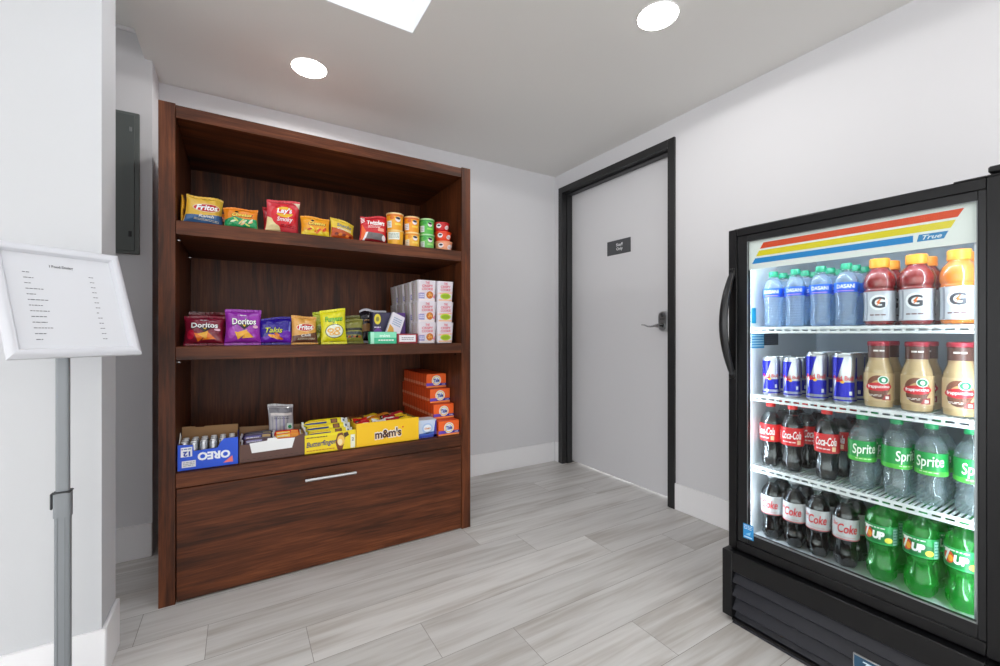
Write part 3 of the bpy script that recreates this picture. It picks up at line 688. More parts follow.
def art_oreo(p):
    p.text('OREO', -.082, .529, .027, '#f2f6ff', 2, .105, PI-.02, 0, .05)
    p.rect(-.186, .534, -.151, .570, '#f2f4f8', 1).text('12', -.168, .545, .017, '#1b3fa8', 3, .022, PI, 0, .05).bars(-.184, .559, -.154, .568, 1, '#7a8cc0', 3, 1)
    p.rect(-.183, .494, -.140, .519, '#e7e9ee', 1).bars(-.179, .498, -.144, .516, 3, '#9aa0ac', 3, 2)
    p.poly([(-.052, .495), (-.020, .495), (-.022, .519)], '#f07a70', 1)
fp = [(-.195, Z3), (-.004, Z3), (-.004, .589), (-.050, .589), (-.060, .578), (-.072, .556), (-.146, .553), (-.149, .577), (-.195, .581)]
def oreo_extra(o, org):
    b = MB(); b.slab([(1.993, .585), (2.045, .598), (2.02, .622), (2.0, .60)], lambda a, c, d: (d, a, c), -.1905, -.1893, mat('#e6e3dc', .7)); b.build('torn_flap', o, org=org)
tray('cookie_display_box', -.196, -.003, 1.990, 2.125, Z3, fp, [(-.195, Z3+.003), (-.004, Z3+.003), (-.004, .617), (-.120, .621), (-.122, .617), (-.150, .619), (-.152, .623), (-.195, .625)], '#1552d8',
     'blue open cookie box at the left end of the bottom shelf', art_oreo, side_h=(.10, .11), extra=oreo_extra)
def roll():
    o = thing('cookie_roll', None, None); b = MB(); prof = [(0, .009), (.003, .0125)]
    for i in range(9): prof += [(.008+.010*i, .0132), (.013+.010*i, .0126)]
    prof += [(.096, .0125), (.100, .010)]
    b.lathe(prof, mat('#c9ccd2', .25, .8), 18); b.build('wrapper', o)
    MB().lathe([(.100, .0102), (.103, .0095), (.104, .005)], mat('#e9eaee', .3, .4), 18).build('crimped_end', o); return o
rs = roll(); k = 0
ordn = ('first', 'second', 'third', 'fourth', 'fifth', 'sixth')
for row in range(3):
    for i in range(6):
        x = -.177 + .0305*i; y = 2.0085 + .034*row
        lb = 'silver cookie roll in the blue box, %s row, %s from the left side' % (('front', 'middle', 'back')[row], ordn[i])
        if k == 0: rs.location = (x, y, Z3+.0035); tag(rs, lb, 'cookie roll', 'silver cookie rolls in the blue box')
        else: dup(rs, (x, y, Z3+.0035), 0, lb, 'silver cookie rolls in the blue box')
        if k == 0: rs['category'] = 'cookie roll'
        k += 1
for o in COL.objects:
    if o.name.startswith('cookie_roll'): o['category'] = 'cookie roll'
# brown display box with candy bars
def art_brown(p):
    p.poly([(.036, .557), (.044, .517), (.190, .520), (.201, .561), (.136, .563), (.130, .570), (.100, .570), (.098, .561)], '#eef0f0', 1)
    for i in range(12): p.rect(.008+.0195*i, .494, .018+.0195*i, .4955, '#33201a', 1)
    p.rect(.004, .483, .238, .4845, '#3a241c', 1)
tray('candy_display_box', .001, .240, 1.990, 2.150, Z3, [(.002, Z3), (.239, Z3), (.239, .577), (.2, .562), (.098, .562), (.03, .552), (.002, .556)],
     [(.002, Z3+.003), (.239, Z3+.003), (.239, .585), (.12, .592), (.002, .597)], '#5a3a30', 'brown open candy box with a white tag between the blue and the yellow boxes', art_brown, inner=mat('#8a6a4c', .8), side_h=(.096, .104))
def bar(name, L, Hh, D, col, art, endcol, rough=.3):
    """flow-wrapped bar: pillow body with crimped ends"""
    b = MB(); N = 18; M_ = 12; vs = []; fs = []
    for i in range(N+1):
        t = -1+2*i/N; e = (1-abs(t)**6)**.5*.92+.08
        for k in range(M_):
            a = 2*PI*k/M_; cx = math.copysign(abs(math.cos(a))**.6, math.cos(a)); sx = math.copysign(abs(math.sin(a))**.6, math.sin(a))
            vs.append((t*L*.46, D/2*cx*e, Hh/2+Hh/2*sx*e))
    for i in range(N):
        for k in range(M_): j = (k+1) % M_; fs.append((i*M_+k, i*M_+j, (i+1)*M_+j, (i+1)*M_+k))
    fs += [tuple(range(M_))[::-1], tuple(N*M_+k for k in range(M_))]
    b.add(vs, fs, mat(col, rough, 0, .2), True)
    pr = Print(); art(pr, L*.92, Hh)
    def mp(x, y, o):
        s_ = max(-1, min(1, 2*y/Hh-1)); e = (1-abs(max(-1, min(1, x/(L*.46))))**6)**.5*.92+.08
        c_ = (1-abs(s_)**3.33)**.3
        return (x, -(D/2*c_*e) - o - .0004, Hh/2+Hh/2*s_*e)
    b.ink(pr, mp, L=.012, rough=rough); o = b.build(name, recalc=False)
    for s_ in (-1, 1):
        c = MB(); vs = []; fs = []; K = 9
        for k in range(K+1):
            z = Hh*.12 + Hh*.76*k/K; y = .0012*(-1)**k; vs += [(s_*L*.455, y, z), (s_*L*.5, y*1.3, z+.001)]
        for k in range(K): fs.append((2*k, 2*k+1, 2*k+3, 2*k+2))
        n = len(vs); vs += [(x, y+.0008, z) for x, y, z in vs]; fs += [tuple(n+i for i in f[::-1]) for f in fs]
        c.add(vs, fs, mat(endcol, rough)); c.build('crimped_end', o, recalc=False)
    return o
def a_bar(c1, c2):
    def f(p, W, H): p.rect(-W*.40, H*.30, W*.1, H*.72, c1, 1).rect(W*.15, H*.2, W*.42, H*.8, c2, 1).bars(-W*.36, H*.38, W*.05, H*.62, 1, '#e8e4ea', 3, 2)
    return f
G = 'dark candy bars in the brown box'
bars_ = [('#3a2644', '#6b5f9c', '#b99a62', .068, 2.010, .055, .06), ('#4a3040', '#8c86b4', '#4a2430', .070, 2.036, .066, .0), ('#33234a', '#5a55a0', '#a98a58', .066, 2.062, .078, .05), ('#2c2030', '#6a5a70', '#8c7a4a', .070, 2.088, .082, -.03)]
for i, (c, c1, c2, x, y, z, a) in enumerate(bars_):
    o = bar('candy_bar', .124, .032, .020, c, a_bar(c1, c2), '#d9d7e0'); o.location = (x, y, Z3+z-.012); o.rotation_euler = (-.25, a*.3, a*.5)
    tag(o, 'dark purple candy bar in the brown box, %s from the front' % ordn[i], 'candy bar', G)
    if i < 3:
        o2 = bar('candy_bar', .122, .034, .021, c, a_bar(c2, c1), '#d9d7e0'); o2.location = (x+.001, y, Z3+.0035)
        tag(o2, 'candy bar lying under the %s dark bar in the brown box' % ordn[i], 'candy bar', G)
for i, (c, x, y, z, a) in enumerate((('#e2341c', .177, 2.012, .058, .05), ('#ef7a1e', .177, 2.042, .072, -.06), ('#d8261c', .178, 2.072, .078, .04))):
    o = bar('candy_bar', .112, .030, .022, c, a_bar('#f7d04a', '#f09a2a'), '#e8e6e0'); o.location = (x, y, Z3+z-.010); o.rotation_euler = (-.5, a*.3, a*.5)
    tag(o, '%s candy bar on the right side of the brown box, %s from the front' % (('bright red', 'orange', 'deep red')[i], ordn[i]), 'candy bar', 'red and orange candy bars in the brown box')
    o2 = bar('candy_bar', .108, .050, .022, c, a_bar('#f7d04a', '#f09a2a'), '#e8e6e0'); o2.location = (x, y, Z3+.0035)
    tag(o2, 'candy bar lying beneath the %s one in the brown box' % ('bright red', 'orange', 'deep red')[i], 'candy bar', 'red and orange candy bars in the brown box')
def a_pouch(p, W, H):
    p.rect(-W*.46, H*.78, W*.46, H*.95, '#6b6a72', 0).rect(-W*.42, H*.70, W*.42, H*.78, '#cfc8c6', 1)
    for i in range(5): p.rect(-W*(.40-.15*i), H*.05, -W*(.34-.15*i), H*.66, '#7d7a9c' if i % 2 else '#8f8d96', 1)
    p.rect(W*.20, H*.20, W*.44, H*.42, '#c8d8d0', 2).oval(W*.32, H*.30, W*.08, H*.06, '#2f8a5c', 3); p.bars(-W*.3, H*.56, W*.3, H*.68, 2, '#55535f', 3, 4)
put_bag(make_bag('snack_pouch', .104, .150, .022, '#a5a2a8', a_pouch, 31.0, seal='#b9b8bc', rough=.2), .160, 2.118, S3+.055, .12, 'tall clear and grey pouch standing in the brown candy box', 'pouch', lean=.06)
# butterfinger style yellow box and bars
def art_bf(p):
    p.text('Butterfinger', .306, .520, .022, '#1d2f7c', 3, .122, .04, .25, .015)
    p.rect(.240, .552, .375, .562, '#f2e01a', 0).bars(.246, .546, .33, .556, 1, '#6a4a1a', 2, 2)
    p.poly([(.372, .484), (.392, .484), (.404, .53), (.392, .56), (.372, .556), (.362, .52)], '#7a3f1c', 1).oval(.386, .525, .016, .024, '#f0c45a', 2).oval(.382, .518, .010, .014, '#f7e2b0', 3)
    p.poly([(.396, .556), (.414, .560), (.420, .545), (.402, .535)], '#4c3424', 3)
    p.rect(.427, .486, .446, .545, '#eeeed8', 1).text('2', .4365, .525, .014, '#3a4668', 3).bars(.246, .490, .36, .500, 1, '#c98a1a', 2, 5)
tray('candy_display_box', .237, .450, 1.990, 2.105, Z3, [(.238, Z3), (.449, Z3), (.449, .566), (.238, .563)], [(.238, Z3+.003), (.449, Z3+.003), (.449, .59), (.238, .59)], '#f0d414',
     'yellow open candy box with blue lettering in the middle of the bottom shelf', art_bf, inner=mat('#c9b02a', .7), side_h=(.08, .088))
def a_bf(p, W, H):
    p.rect(-W*.48, H*.30, W*.02, H*.52, '#22387c', 1).bars(-W*.44, H*.6, 0, H*.8, 1, '#d98a1c', 2, 3).rect(W*.12, H*.02, W*.28, H*.98, '#5a3220', 1).oval(W*.20, H*.5, W*.06, H*.3, '#8c5a34', 2)
    p.rect(W*.38, H*.05, W*.49, H*.95, '#dfe6ea', 1).rect(W*.41, H*.3, W*.46, H*.7, '#5a6c86', 2)
for i in range(3):
    o = bar('peanut_bar', .196, .036, .026, '#f0dc1e', a_bf, '#dfe2e0'); o.location = (.3435-.004*i, 2.012+.031*i, Z3+.060+.017*i); o.rotation_euler = (-.55, -.01, .01*i)
    tag(o, 'yellow peanut butter candy bar, %s' % ('lowest of the three at the front', 'middle of the three', 'highest of the three at the back')[i], 'candy bar', 'yellow candy bars in the yellow box')
    o2 = bar('peanut_bar', .196, .050, .028, '#f0dc1e', a_bf, '#dfe2e0'); o2.location = (.3435, 2.012+.031*i, Z3+.0035)
    tag(o2, 'yellow candy bar lying beneath the %s exposed one in the yellow box' % ordn[i], 'candy bar', 'yellow candy bars in the yellow box')
# candy box
def art_mm(p):
    p.text("m&m's", .598, .532, .036, '#f3e9df', 2, .128, .03, 0, .12).text("m&m's", .598, .532, .036, '#4a2414', 3, .124, .03, 0, .03).oval(.668, .553, .004, .004, '#d8482c', 3)
MMC = '#f7c40c'
tray('candy_display_box', .452, .748, 1.990, 2.235, Z3, [(.453, Z3), (.747, Z3), (.747, .592), (.453, .589)], [(.453, Z3+.003), (.747, Z3+.003), (.747, .580), (.453, .578)], MMC,
     'large yellow open candy box with dark lettering right of the blue lettered box', art_mm, inner=mat('#a8814e', .75), side_h=(.106, .096))
mmp = [('#c7202c', .496, 2.004, .03), ('#e6e2dc', .563, 2.004, -.1), ('#b02030', .636, 2.004, .1), ('#f0c81e', .703, 2.004, -.03), ('#d8281f', .496, 2.078, -.04), ('#d07a1c', .563, 2.078, .12),
       ('#a81a28', .636, 2.078, -.05), ('#e6b81a', .703, 2.078, .03), ('#6b3a1e', .496, 2.152, .03), ('#ddb624', .563, 2.152, -.1), ('#d9862a', .636, 2.152, .1), ('#c02838', .703, 2.152, -.03)]
for i, (c, x, y, a) in enumerate(mmp):
    def am(p, W, H, i=i): p.rect(-W*.4, H*.3, W*.4, H*.7, ('#f4e9e0', '#3a2016', '#f2d03a')[i % 3], 1).bars(-W*.3, H*.4, W*.3, H*.6, 1, ('#a01c28', '#f2e6c8', '#7a3a18')[i % 3], 3, i)
    o = make_bag('candy_packet', .068, .066, .024, c, am, 40+i*1.3)
    for lowp in (0,):
        put_bag(o, x, y, Z3+.058, a, '%s candy packet lying in the large yellow box, %s' % (('red', 'white', 'crimson', 'yellow', 'scarlet', 'orange', 'dark red', 'gold', 'brown', 'mustard', 'tan', 'ruby')[i], ('front corner beside the small yellow box', 'front, second from the small yellow box', 'front, third from the small yellow box', 'front corner beside the blue box', 'middle row, first', 'middle row, second', 'middle row, third', 'middle row, last', 'back row, first', 'back row, second', 'back row, third', 'back row, last')[i]), 'candy packet', lean=.80, group='candy packets in the large yellow box')
for i, (nm_, x, y) in enumerate((('front left', .502, 2.045), ('front centre', .600, 2.045), ('front right', .697, 2.045), ('back left', .502, 2.155), ('back centre', .600, 2.155), ('back right', .697, 2.155))):
    o = make_bag('candy_packet', .090, .100, .036, ('#c7202c', '#e2b41a', '#6b3a1e')[i % 3], a_plain('#f0e4d0'), 60+i)
    put_bag(o, x, y-.046, Z3+.004, 0, 'candy packet lying flat at the bottom of the large yellow box, %s' % nm_, 'candy packet', lean=1.52, group='candy packets in the large yellow box')
# small blue and white box
def a_blue(p, W, H):
    p.rect(-W*.49, 0.001, W*.49, H*.16, '#2b3fa0', 1).poly([(W*.30, 0), (W*.49, 0), (W*.49, H*.98), (W*.42, H*.9)], '#3a2f9c', 1).oval(-W*.02, H*.52, W*.30, H*.30, '#a9c4ea', 1).oval(-W*.02, H*.54, W*.22, H*.20, '#e9f0fa', 2)
    p.text('clean', -W*.02, H*.54, H*.13, '#d98a4a', 4, W*.34).poly([(-W*.49, H*.16), (W*.3, H*.16), (W*.42, H*.34), (-W*.49, H*.26)], '#4668c0', 1)
carton('laundry_box', .752, .846, 2.002, 2.080, Z3, .088, '#c8d6ee', a_blue, 'small pale blue and white box between the yellow candy box and orange boxes', side='#e2e6ee')
# orange detergent boxes
def a_tide(p, W, H):
    p.rect(-W*.499, H*.14, W*.499, H*.30, '#2b2a9c', 1).poly([(-W*.499, 0.001), (W*.499, 0.001), (W*.499, H*.14), (-W*.499, H*.10)], '#f8934c', 1)
    p.poly([(-W*.499, H*.12), (-W*.2, H*.16), (-W*.12, H*.34), (-W*.499, H*.34)], '#6a4ac0', 2)
    p.oval(0, H*.52, W*.235, W*.235, '#e9edf4', 2, n=28).oval(0, H*.52, W*.200, W*.200, '#f6c92a', 3, n=28).oval(0, H*.52, W*.165, W*.165, '#dfe8f6', 4, n=28)
    p.text('Tide', 0, H*.52, H*.24, '#1f3a9c', 6, W*.30, .08, .1, .05).bars(W*.28, H*.17, W*.44, H*.27, 1, '#e8e6f6', 3, 1)
G = 'small orange detergent boxes stacked at the right end of the bottom shelf'
TD = .0402; src = None; lv4 = ('bottom', 'second', 'third', 'top')
for k, (nbx, yf) in enumerate(((14, 1.996), (12, 2.060), (11, 2.108), (10, 2.158))):
    n_ = int((2.556-yf)/TD)
    for i in range(n_):
        y = yf + TD*(i+.5); z = Z3 + .0748*k
        lb = ('orange detergent box at the front of the %s layer' % lv4[k]) if i == 0 else ('orange detergent box in the %s layer, %s behind its front box' % (lv4[k], ('first', 'second', 'third', 'fourth', 'fifth', 'sixth', 'seventh', 'eighth', 'ninth', 'tenth', 'eleventh', 'twelfth', 'thirteenth')[i-1]))
        if src is None:
            src = carton('detergent_box', .8535, .9675, yf, yf+TD-.0012, z, .0740, '#f2651c', a_tide, lb, group=G, side='#e2501a', rough=.5, side_art=lambda p, D, h: (p.rect(-D*.49, h*.14, D*.49, h*.34, '#f29a78', 0), p.rect(D*.38, .001, D*.499, h-.001, '#b93a10', 1)))  # dark edge strip inks in the shaded gap between neighbouring boxes
        else: dup(src, (.9105, y-.0006, z), 0, lb, G)

# ------------------------------------------------------------------ menu stand
SX, SY = -.382, 1.508
ms = thing('menu_stand', 'white framed price list on a grey pole stand in front of the white wall', 'sign stand', (SX, SY, 0)); mO = (SX, SY, 0)
GREY = mat('#858a8e', .45, .1); GREYD = mat('#7d8286', .4, .35)
MB().lathe([(0, .108), (.004, .112), (.010, .110), (.016, .06), (.02, .03)], GREYD, 48, SX, SY+.0).build('base', ms, org=mO)
def rr_tube(w_, d_, z0, z1, m_):
    pl = []
    for i in range(32):
        a = 2*PI*i/32; pl.append((SX + w_/2*math.copysign(abs(math.cos(a))**.55, math.cos(a)), SY + d_/2*math.copysign(abs(math.sin(a))**.55, math.sin(a))))
    return MB().slab(pl, lambda a, b_, d: (a, b_, d), z0, z1, m_)
o = rr_tube(.031, .022, .018, .560, GREY)
for dx in (-.008, .006): o.box(SX+dx-.0008, SX+dx+.0008, SY-.0115, SY-.0105, .02, .6, GREYD)
o.build('lower_pole', ms, org=mO)
rr_tube(.026, .018, .60, .985, mat('#868b8f', .45, .1)).build('upper_pole', ms, org=mO)
cl = rr_tube(.0345, .028, .535, .597, GREY); cl.box(SX-.0178, SX+.0178, SY-.0145, SY+.0145, .595, .600, mat('#2f3234', .5), .002, 1); col_o = cl.build('collar', ms, org=mO)
MB().box(SX-.0225, SX-.0176, SY-.008, SY+.008, .556, .597, mat('#3a3d40', .5), .002, 1).build('clamp_lever', col_o, org=mO)
yaw, tilt = .627, .397; FW, FH = .258, .302
A = Vector((math.cos(yaw), math.sin(yaw), 0)); B_ = Vector((-math.sin(yaw), math.cos(yaw), 0))
UP = Vector((0, 0, 1))*math.cos(tilt) + B_*math.sin(tilt); NN = A.cross(UP)    # towards the viewer
BC = Vector((-.337, 1.458, .940))
F = lambda x, y, d: tuple(BC + A*x + UP*y + NN*d)
fr = MB(); bw = .024; WF = mat('#d8dae0', .3)
def bead(p0, p1, q1, q0):      # four corners (outer, outer, inner, inner) mitred, bevelled cross-section
    vs = []
    for (o_, i_) in ((p0, q0), (p1, q1)):
        for t, d in ((0, 0), (0, .006), (.18, .011), (.5, .0135), (.82, .011), (1, .004), (1, 0)):
            vs.append(F(o_[0]+(i_[0]-o_[0])*t, o_[1]+(i_[1]-o_[1])*t, d))
    fr.add(vs, [(k, k+1, k+8, k+7) for k in range(6)] + [(6, 0, 7, 13)], WF, True)
x0, x1, y0, y1 = -FW/2, FW/2, 0, FH
bead((x0, y0), (x1, y0), (x1-bw, y0+bw), (x0+bw, y0+bw)); bead((x1, y0), (x1, y1), (x1-bw, y1-bw), (x1-bw, y0+bw))
bead((x1, y1), (x0, y1), (x0+bw, y1-bw), (x1-bw, y1-bw)); bead((x0, y1), (x0, y0), (x0+bw, y0+bw), (x0+bw, y1-bw))
fr.slab([(x0+.002, y0+.002), (x1-.002, y0+.002), (x1-.002, y1-.002), (x0+.002, y1-.002)], F, -.008, -.0005, mat('#c9cbd0', .5))
fro = fr.build('sign_frame', ms, org=mO)
pg = MB(); pg.slab([(x0+bw-.002, bw-.002), (x1-bw+.002, bw-.002), (x1-bw+.002, FH-bw+.002), (x0+bw-.002, FH-bw+.002)], F, .0002, .0016, mat('#d9dbe0', .5))
p = Print().text('I Food Dining', .000, .2465, .0068, '#2b2c30', 1, .046, 0, 0, .02)
rn = random.Random(11); wl = [.015, .018, .014, .034, .016, .036, .024, .034, .028, .026, .034, .022, .012]
for i in range(13):
    y = .2253 - .0148*i; xx = -.0745; x_end = xx + wl[i]
    while xx < x_end - .002:
        w_ = min(rn.uniform(.003, .008), x_end-xx); p.rect(xx, y-.0009, xx+w_, y+.0009, '#55575c', 1); xx += w_+.0012
    for j in range(2 if i != 7 else 1): p.rect(.052+.0052*j, y-.0009, .0563+.0052*j, y+.0009, '#55575c' if i != 7 else '#1c1c20', 1)
pg.ink(p, lambda x, y, o_: F(x, y, .0016+o_)); pg.build('menu_sheet', ms, org=mO)
br = MB(); br.tube([(SX, SY, .975), (SX+.006, SY-.004, .998), F(0, .12, -.006)], .008, GREYD, 10); br.build('bracket', ms, org=mO)

# ------------------------------------------------------------------ drinks fridge
fg = thing('drinks_fridge', 'black glass door drinks fridge with striped header against the right wall', 'fridge', (1.79, .556, 0)); gO = (1.79, .556, 0)
BY0, BY1 = .235, .877
body = MB()
ZB, ZT = .254, 1.370; X0, X1 = 1.512, 2.098
body.box(X0, X1, BY1-.030, BY1, ZB, ZT, BLACK_SATIN, .002, 1).box(X0, X1, BY0, BY0+.030, ZB, ZT, BLACK_SATIN, .002, 1)
body.box(X0, X1, BY0+.030, BY1-.030, 1.325, ZT, BLACK_SATIN).box(X0, X1, BY0+.030, BY1-.030, ZB, .272, BLACK_SATIN).box(X1-.03, X1, BY0+.030, BY1-.030, .272, 1.325, BLACK_SATIN)
body.box(1.50, X1, BY0, BY1, .05, ZB, BLACK_SATIN, .002, 1)
body.build('cabinet_body', fg, org=gO)
LIN = mat('#d6dbe0', .35); ln = MB(); IY0, IY1 = .268, .844
ln.box(X0+.004, X1-.031, IY1, IY1+.0028, .273, 1.324, LIN).box(X0+.004, X1-.031, IY0-.0028, IY0, .273, 1.324, LIN)
ln.box(X0+.004, X1-.031, IY0, IY1, .273, .279, LIN).box(X0+.004, X1-.031, IY0, IY1, 1.319, 1.324, LIN).box(X1-.036, X1-.031, IY0, IY1, .279, 1.319, mat('#a9b2bb', .4))
ln.build('liner', fg, org=gO)
# door
dp = MB(); DX0, DX1 = 1.480, 1.508; m_o = BLACK_METAL; m_i = mat('#151618', .32, spec=.4)
O = (BY0, BY1, .248, 1.361)
def ring(mb, y0, y1, z0, z1, wl_, wr_, wb_, wt_, xa, xb, mt, bev=.002):
    mb.box(xa, xb, y1-wl_, y1, z0, z1, mt, bev, 1).box(xa, xb, y0, y0+wr_, z0, z1, mt, bev, 1)
    mb.box(xa, xb, y0+wr_, y1-wl_, z0, z0+wb_, mt, bev, 1).box(xa, xb, y0+wr_, y1-wl_, z1-wt_, z1, mt, bev, 1)
ring(dp, *O, .029, .029, .032, .026, DX0, DX1, m_o)
ring(dp, BY0+.029, BY1-.029, .280, 1.335, .034, .014, .034, .023, DX0+.005, DX1, m_i, .001)
ring(dp, BY0+.043, BY1-.063, .314, 1.312, .002, .002, .004, .002, DX0+.0035, DX0+.0075, mat('#8d9294', .3, .6), .0005)
door = dp.build('door_frame', fg, org=gO)
pane = MB().box(1.4895, 1.4935, BY0+.043, BY1-.063, .316, 1.312, clear('#fafdfc', 1.0, rough=.0, ior=1.3)); pane.build('glass_pane', door, org=gO)
hd = MB(); hd.box(1.4955, 1.4985, BY0+.044, BY1-.062, 1.216, 1.312, mat('#f6f8f6', .35))
p = Print()
def st_(zt, zb, la, lb_, ra, rb, c): p.poly([(-la, zt), (-lb_, zb), (-rb, zb), (-ra, zt)], c, 1)
st_(1.302, 1.2830, .766, .777, .302, .313, '#ec4a12'); st_(1.277, 1.2590, .780, .790, .316, .325, '#f2dc10'); st_(1.2525, 1.2350, .793, .803, .394, .394, '#0f8ad6')
p.poly([(-.383, 1.2525), (-.387, 1.235), (-.337, 1.235), (-.329, 1.2525)], '#1a86c6', 1); p.text('True', -.358, 1.2440, .0105, '#e8f3fa', 3, .036, 0, .35, .02)
hd.ink(p, lambda x, y, o_: (1.4953-o_, -x, y)); hd.build('header_panel', door, org=gO)
hn = MB(); pts = []; rr = []
for i in range(17):
    t = i/16; z = .852+.361*t; s_ = math.sin(PI*t); pts.append((1.482-.050*s_**.8, .861+.006*s_, z)); rr.append((.0105, .009+.006*s_))
hn.tube(pts, rr, mat('#1b1c1f', .28), 14)
hn.box(1.470, 1.481, .850, .872, .840, .872, BLACK_METAL, .003, 1).box(1.470, 1.481, .850, .872, 1.193, 1.225, BLACK_METAL, .003, 1)
hn.build('handle', door, org=gO)
sk_ = MB(); sk_.box(1.4822, 1.4832, .792, .826, .298, .347, mat('#2c97dc', .4)); q = Print().bars(-.823, .329, -.795, .345, 3, '#d6ecf8', 1, 2).rect(-.822, .302, -.796, .306, '#cfe8f6', 1).poly([(-.818, .312), (-.800, .324), (-.803, .311)], '#8fd0f2', 1)
sk_.ink(q, lambda x, y, o_: (1.4822-o_, -x, y)); sk_.build('energy_sticker', door, org=gO)
hg = MB(); hg.box(1.482, 1.51, .236, .318, 1.3614, 1.3660, BLACK_METAL, .001, 1).box(1.484, 1.54, .236, .262, 1.3705, 1.386, BLACK_METAL, .003, 1); hg.build('top_hinge', fg, org=gO)
# kick grille
gr = MB(); KX = 1.455
gr.box(KX, 1.50, .850, .885, .016, .2435, BLACK_SATIN, .002, 1).box(KX, 1.50, .229, .262, .016, .2435, BLACK_SATIN, .002, 1).box(KX, 1.50, .262, .850, .178, .2435, BLACK_SATIN, .002, 1).box(KX+.03, 1.50, .262, .850, .016, .178, mat('#0a0a0b', .6)).box(KX, 1.5, .262, .850, .010, .018, BLACK_SATIN)
kg = gr.build('kick_grille', fg, org=gO)
lv = mat('#24252c', .35)
for i in range(4):
    z = .168 - .047*i + .004
    MB().slab([(KX+.001, z-.030), (KX+.006, z-.034), (KX+.028, z-.002), (KX+.024, z+.004)], lambda a, c, d: (a, d, c), .263, .849, lv).build('louver', kg, org=gO)
lp = MB(); lp.box(KX-.006, KX-.001, .392, .506, .078, .118, mat('#c9ccce', .3, .8), .001, 1).box(KX-.0068, KX-.006, .395, .503, .081, .115, mat('#27506e', .35))
p = Print().text('True', -.449, .098, .020, '#d9eef8', 1, .07, 0, .35, .02); lp.ink(p, lambda x, y, o_: (KX-.0068-o_, -x, y)); lp.build('name_plate', kg, org=gO)
ft = MB()
for y in (.27, .84):
    for x in (1.53, 2.05): ft.lathe([(0, .018), (.012, .018), (.014, .008), (.052, .008)], BLACK_METAL, 16, x, y)
ft.build('feet', fg, org=gO)
# LED strips just inside the door, both sides
for y0, y1, nm in ((.822, .838, 'led_strip'), (.274, .290, 'led_strip')):
    b = MB(); b.box(1.517, 1.523, y0, y1, .300, 1.305, mat('#c5cad0', .3, .5)); b.box(1.523, 1.527, y0+.002, y1-.002, .305, 1.30, mat('#eaf4ff', .5, emit=LED)); b.build(nm, fg, org=gO)
b = MB(); b.box(1.522, 1.530, .30, .81, 1.300, 1.312, mat('#eaf4ff', .5, emit=LED)); b.build('led_strip', fg, org=gO)
for z0, z1, y0, c, nm, x in ((.945, 1.000, .839, '#2a8fc4', 'notice_sticker', 1.60), (.955, 1.000, .839, '#23242c', 'rating_sticker', 1.70), (1.035, 1.09, .839, '#1f8fb8', 'swirl_sticker', 1.575)):
    b = MB(); wx = .05 if nm != 'swirl_sticker' else .02; b.box(x-wx, x+wx, IY1-.0012, IY1-.0002, z0, z1, mat(c, .4))
    if nm != 'swirl_sticker': b.ink(Print().bars(x-wx+.005, z0+.004, x+wx-.005, z1-.004, 5, '#bfe0ee' if c[1:] == '2a8fc4' else '#5b5d6a', 1, 4), lambda a, c_, o_: (a, IY1-.0012-o_, c_))
    b.build(nm, fg, org=gO)
# wire shelves
def wire_shelf(z):
    b = MB(); xf, xb = 1.560, 2.050; r = .0022
    b.box(xf-.003, xf+.003, .272, .841, z-.0085, z, WIRE, .001, 1).box(xf-.003, xf+.003, .272, .841, z-.022, z-.0145, WIRE, .001, 1)
    for x in (1.72, 1.88, xb): b.box(x-.003, x+.003, .272, .841, z-.0095, z-.0045, WIRE)
    n = 44
    for i in range(n+1):
        y = .277 + (.836-.277)*i/n
        b.box(xf+.002, xb, y-r, y+r, z-.0045, z-.0001, WIRE)
        if i % 2 == 0: b.box(xf-.002, xf+.002, y-.0035, y+.0035, z-.016, z-.007, WIRE)
    return b.build('wire_shelf', fg, org=gO)
Z = [.2797, .532, .782, 1.021]
for z in Z[1:]: wire_shelf(z)

# ------------------------------------------------------------------ drinks
def interp(prof, z):
    for (z0, r0), (z1, r1) in zip(prof, prof[1:]):
        if z0 <= z <= z1: return r0 + (r1-r0)*(z-z0)/max(1e-6, z1-z0)
    return prof[-1][1]
def smooth_prof(prof, n=4):
    out = []
    P_ = [prof[0]] + list(prof) + [prof[-1]]
    for i in range(1, len(P_)-2):
        for k in range(n):
            t = k/n; a, b_, c, d = P_[i-1], P_[i], P_[i+1], P_[i+2]
            q = tuple(.5*((2*b_[j]) + (-a[j]+c[j])*t + (2*a[j]-5*b_[j]+4*c[j]-d[j])*t*t + (-a[j]+3*b_[j]-3*c[j]+d[j])*t**3) for j in (0, 1))
            lo, hi = min(b_[1], c[1]), max(b_[1], c[1]); out.append((b_[0]+(c[0]-b_[0])*t, min(hi+.0003, max(lo-.0003, q[1]))))
    out.append(prof[-1]); return out
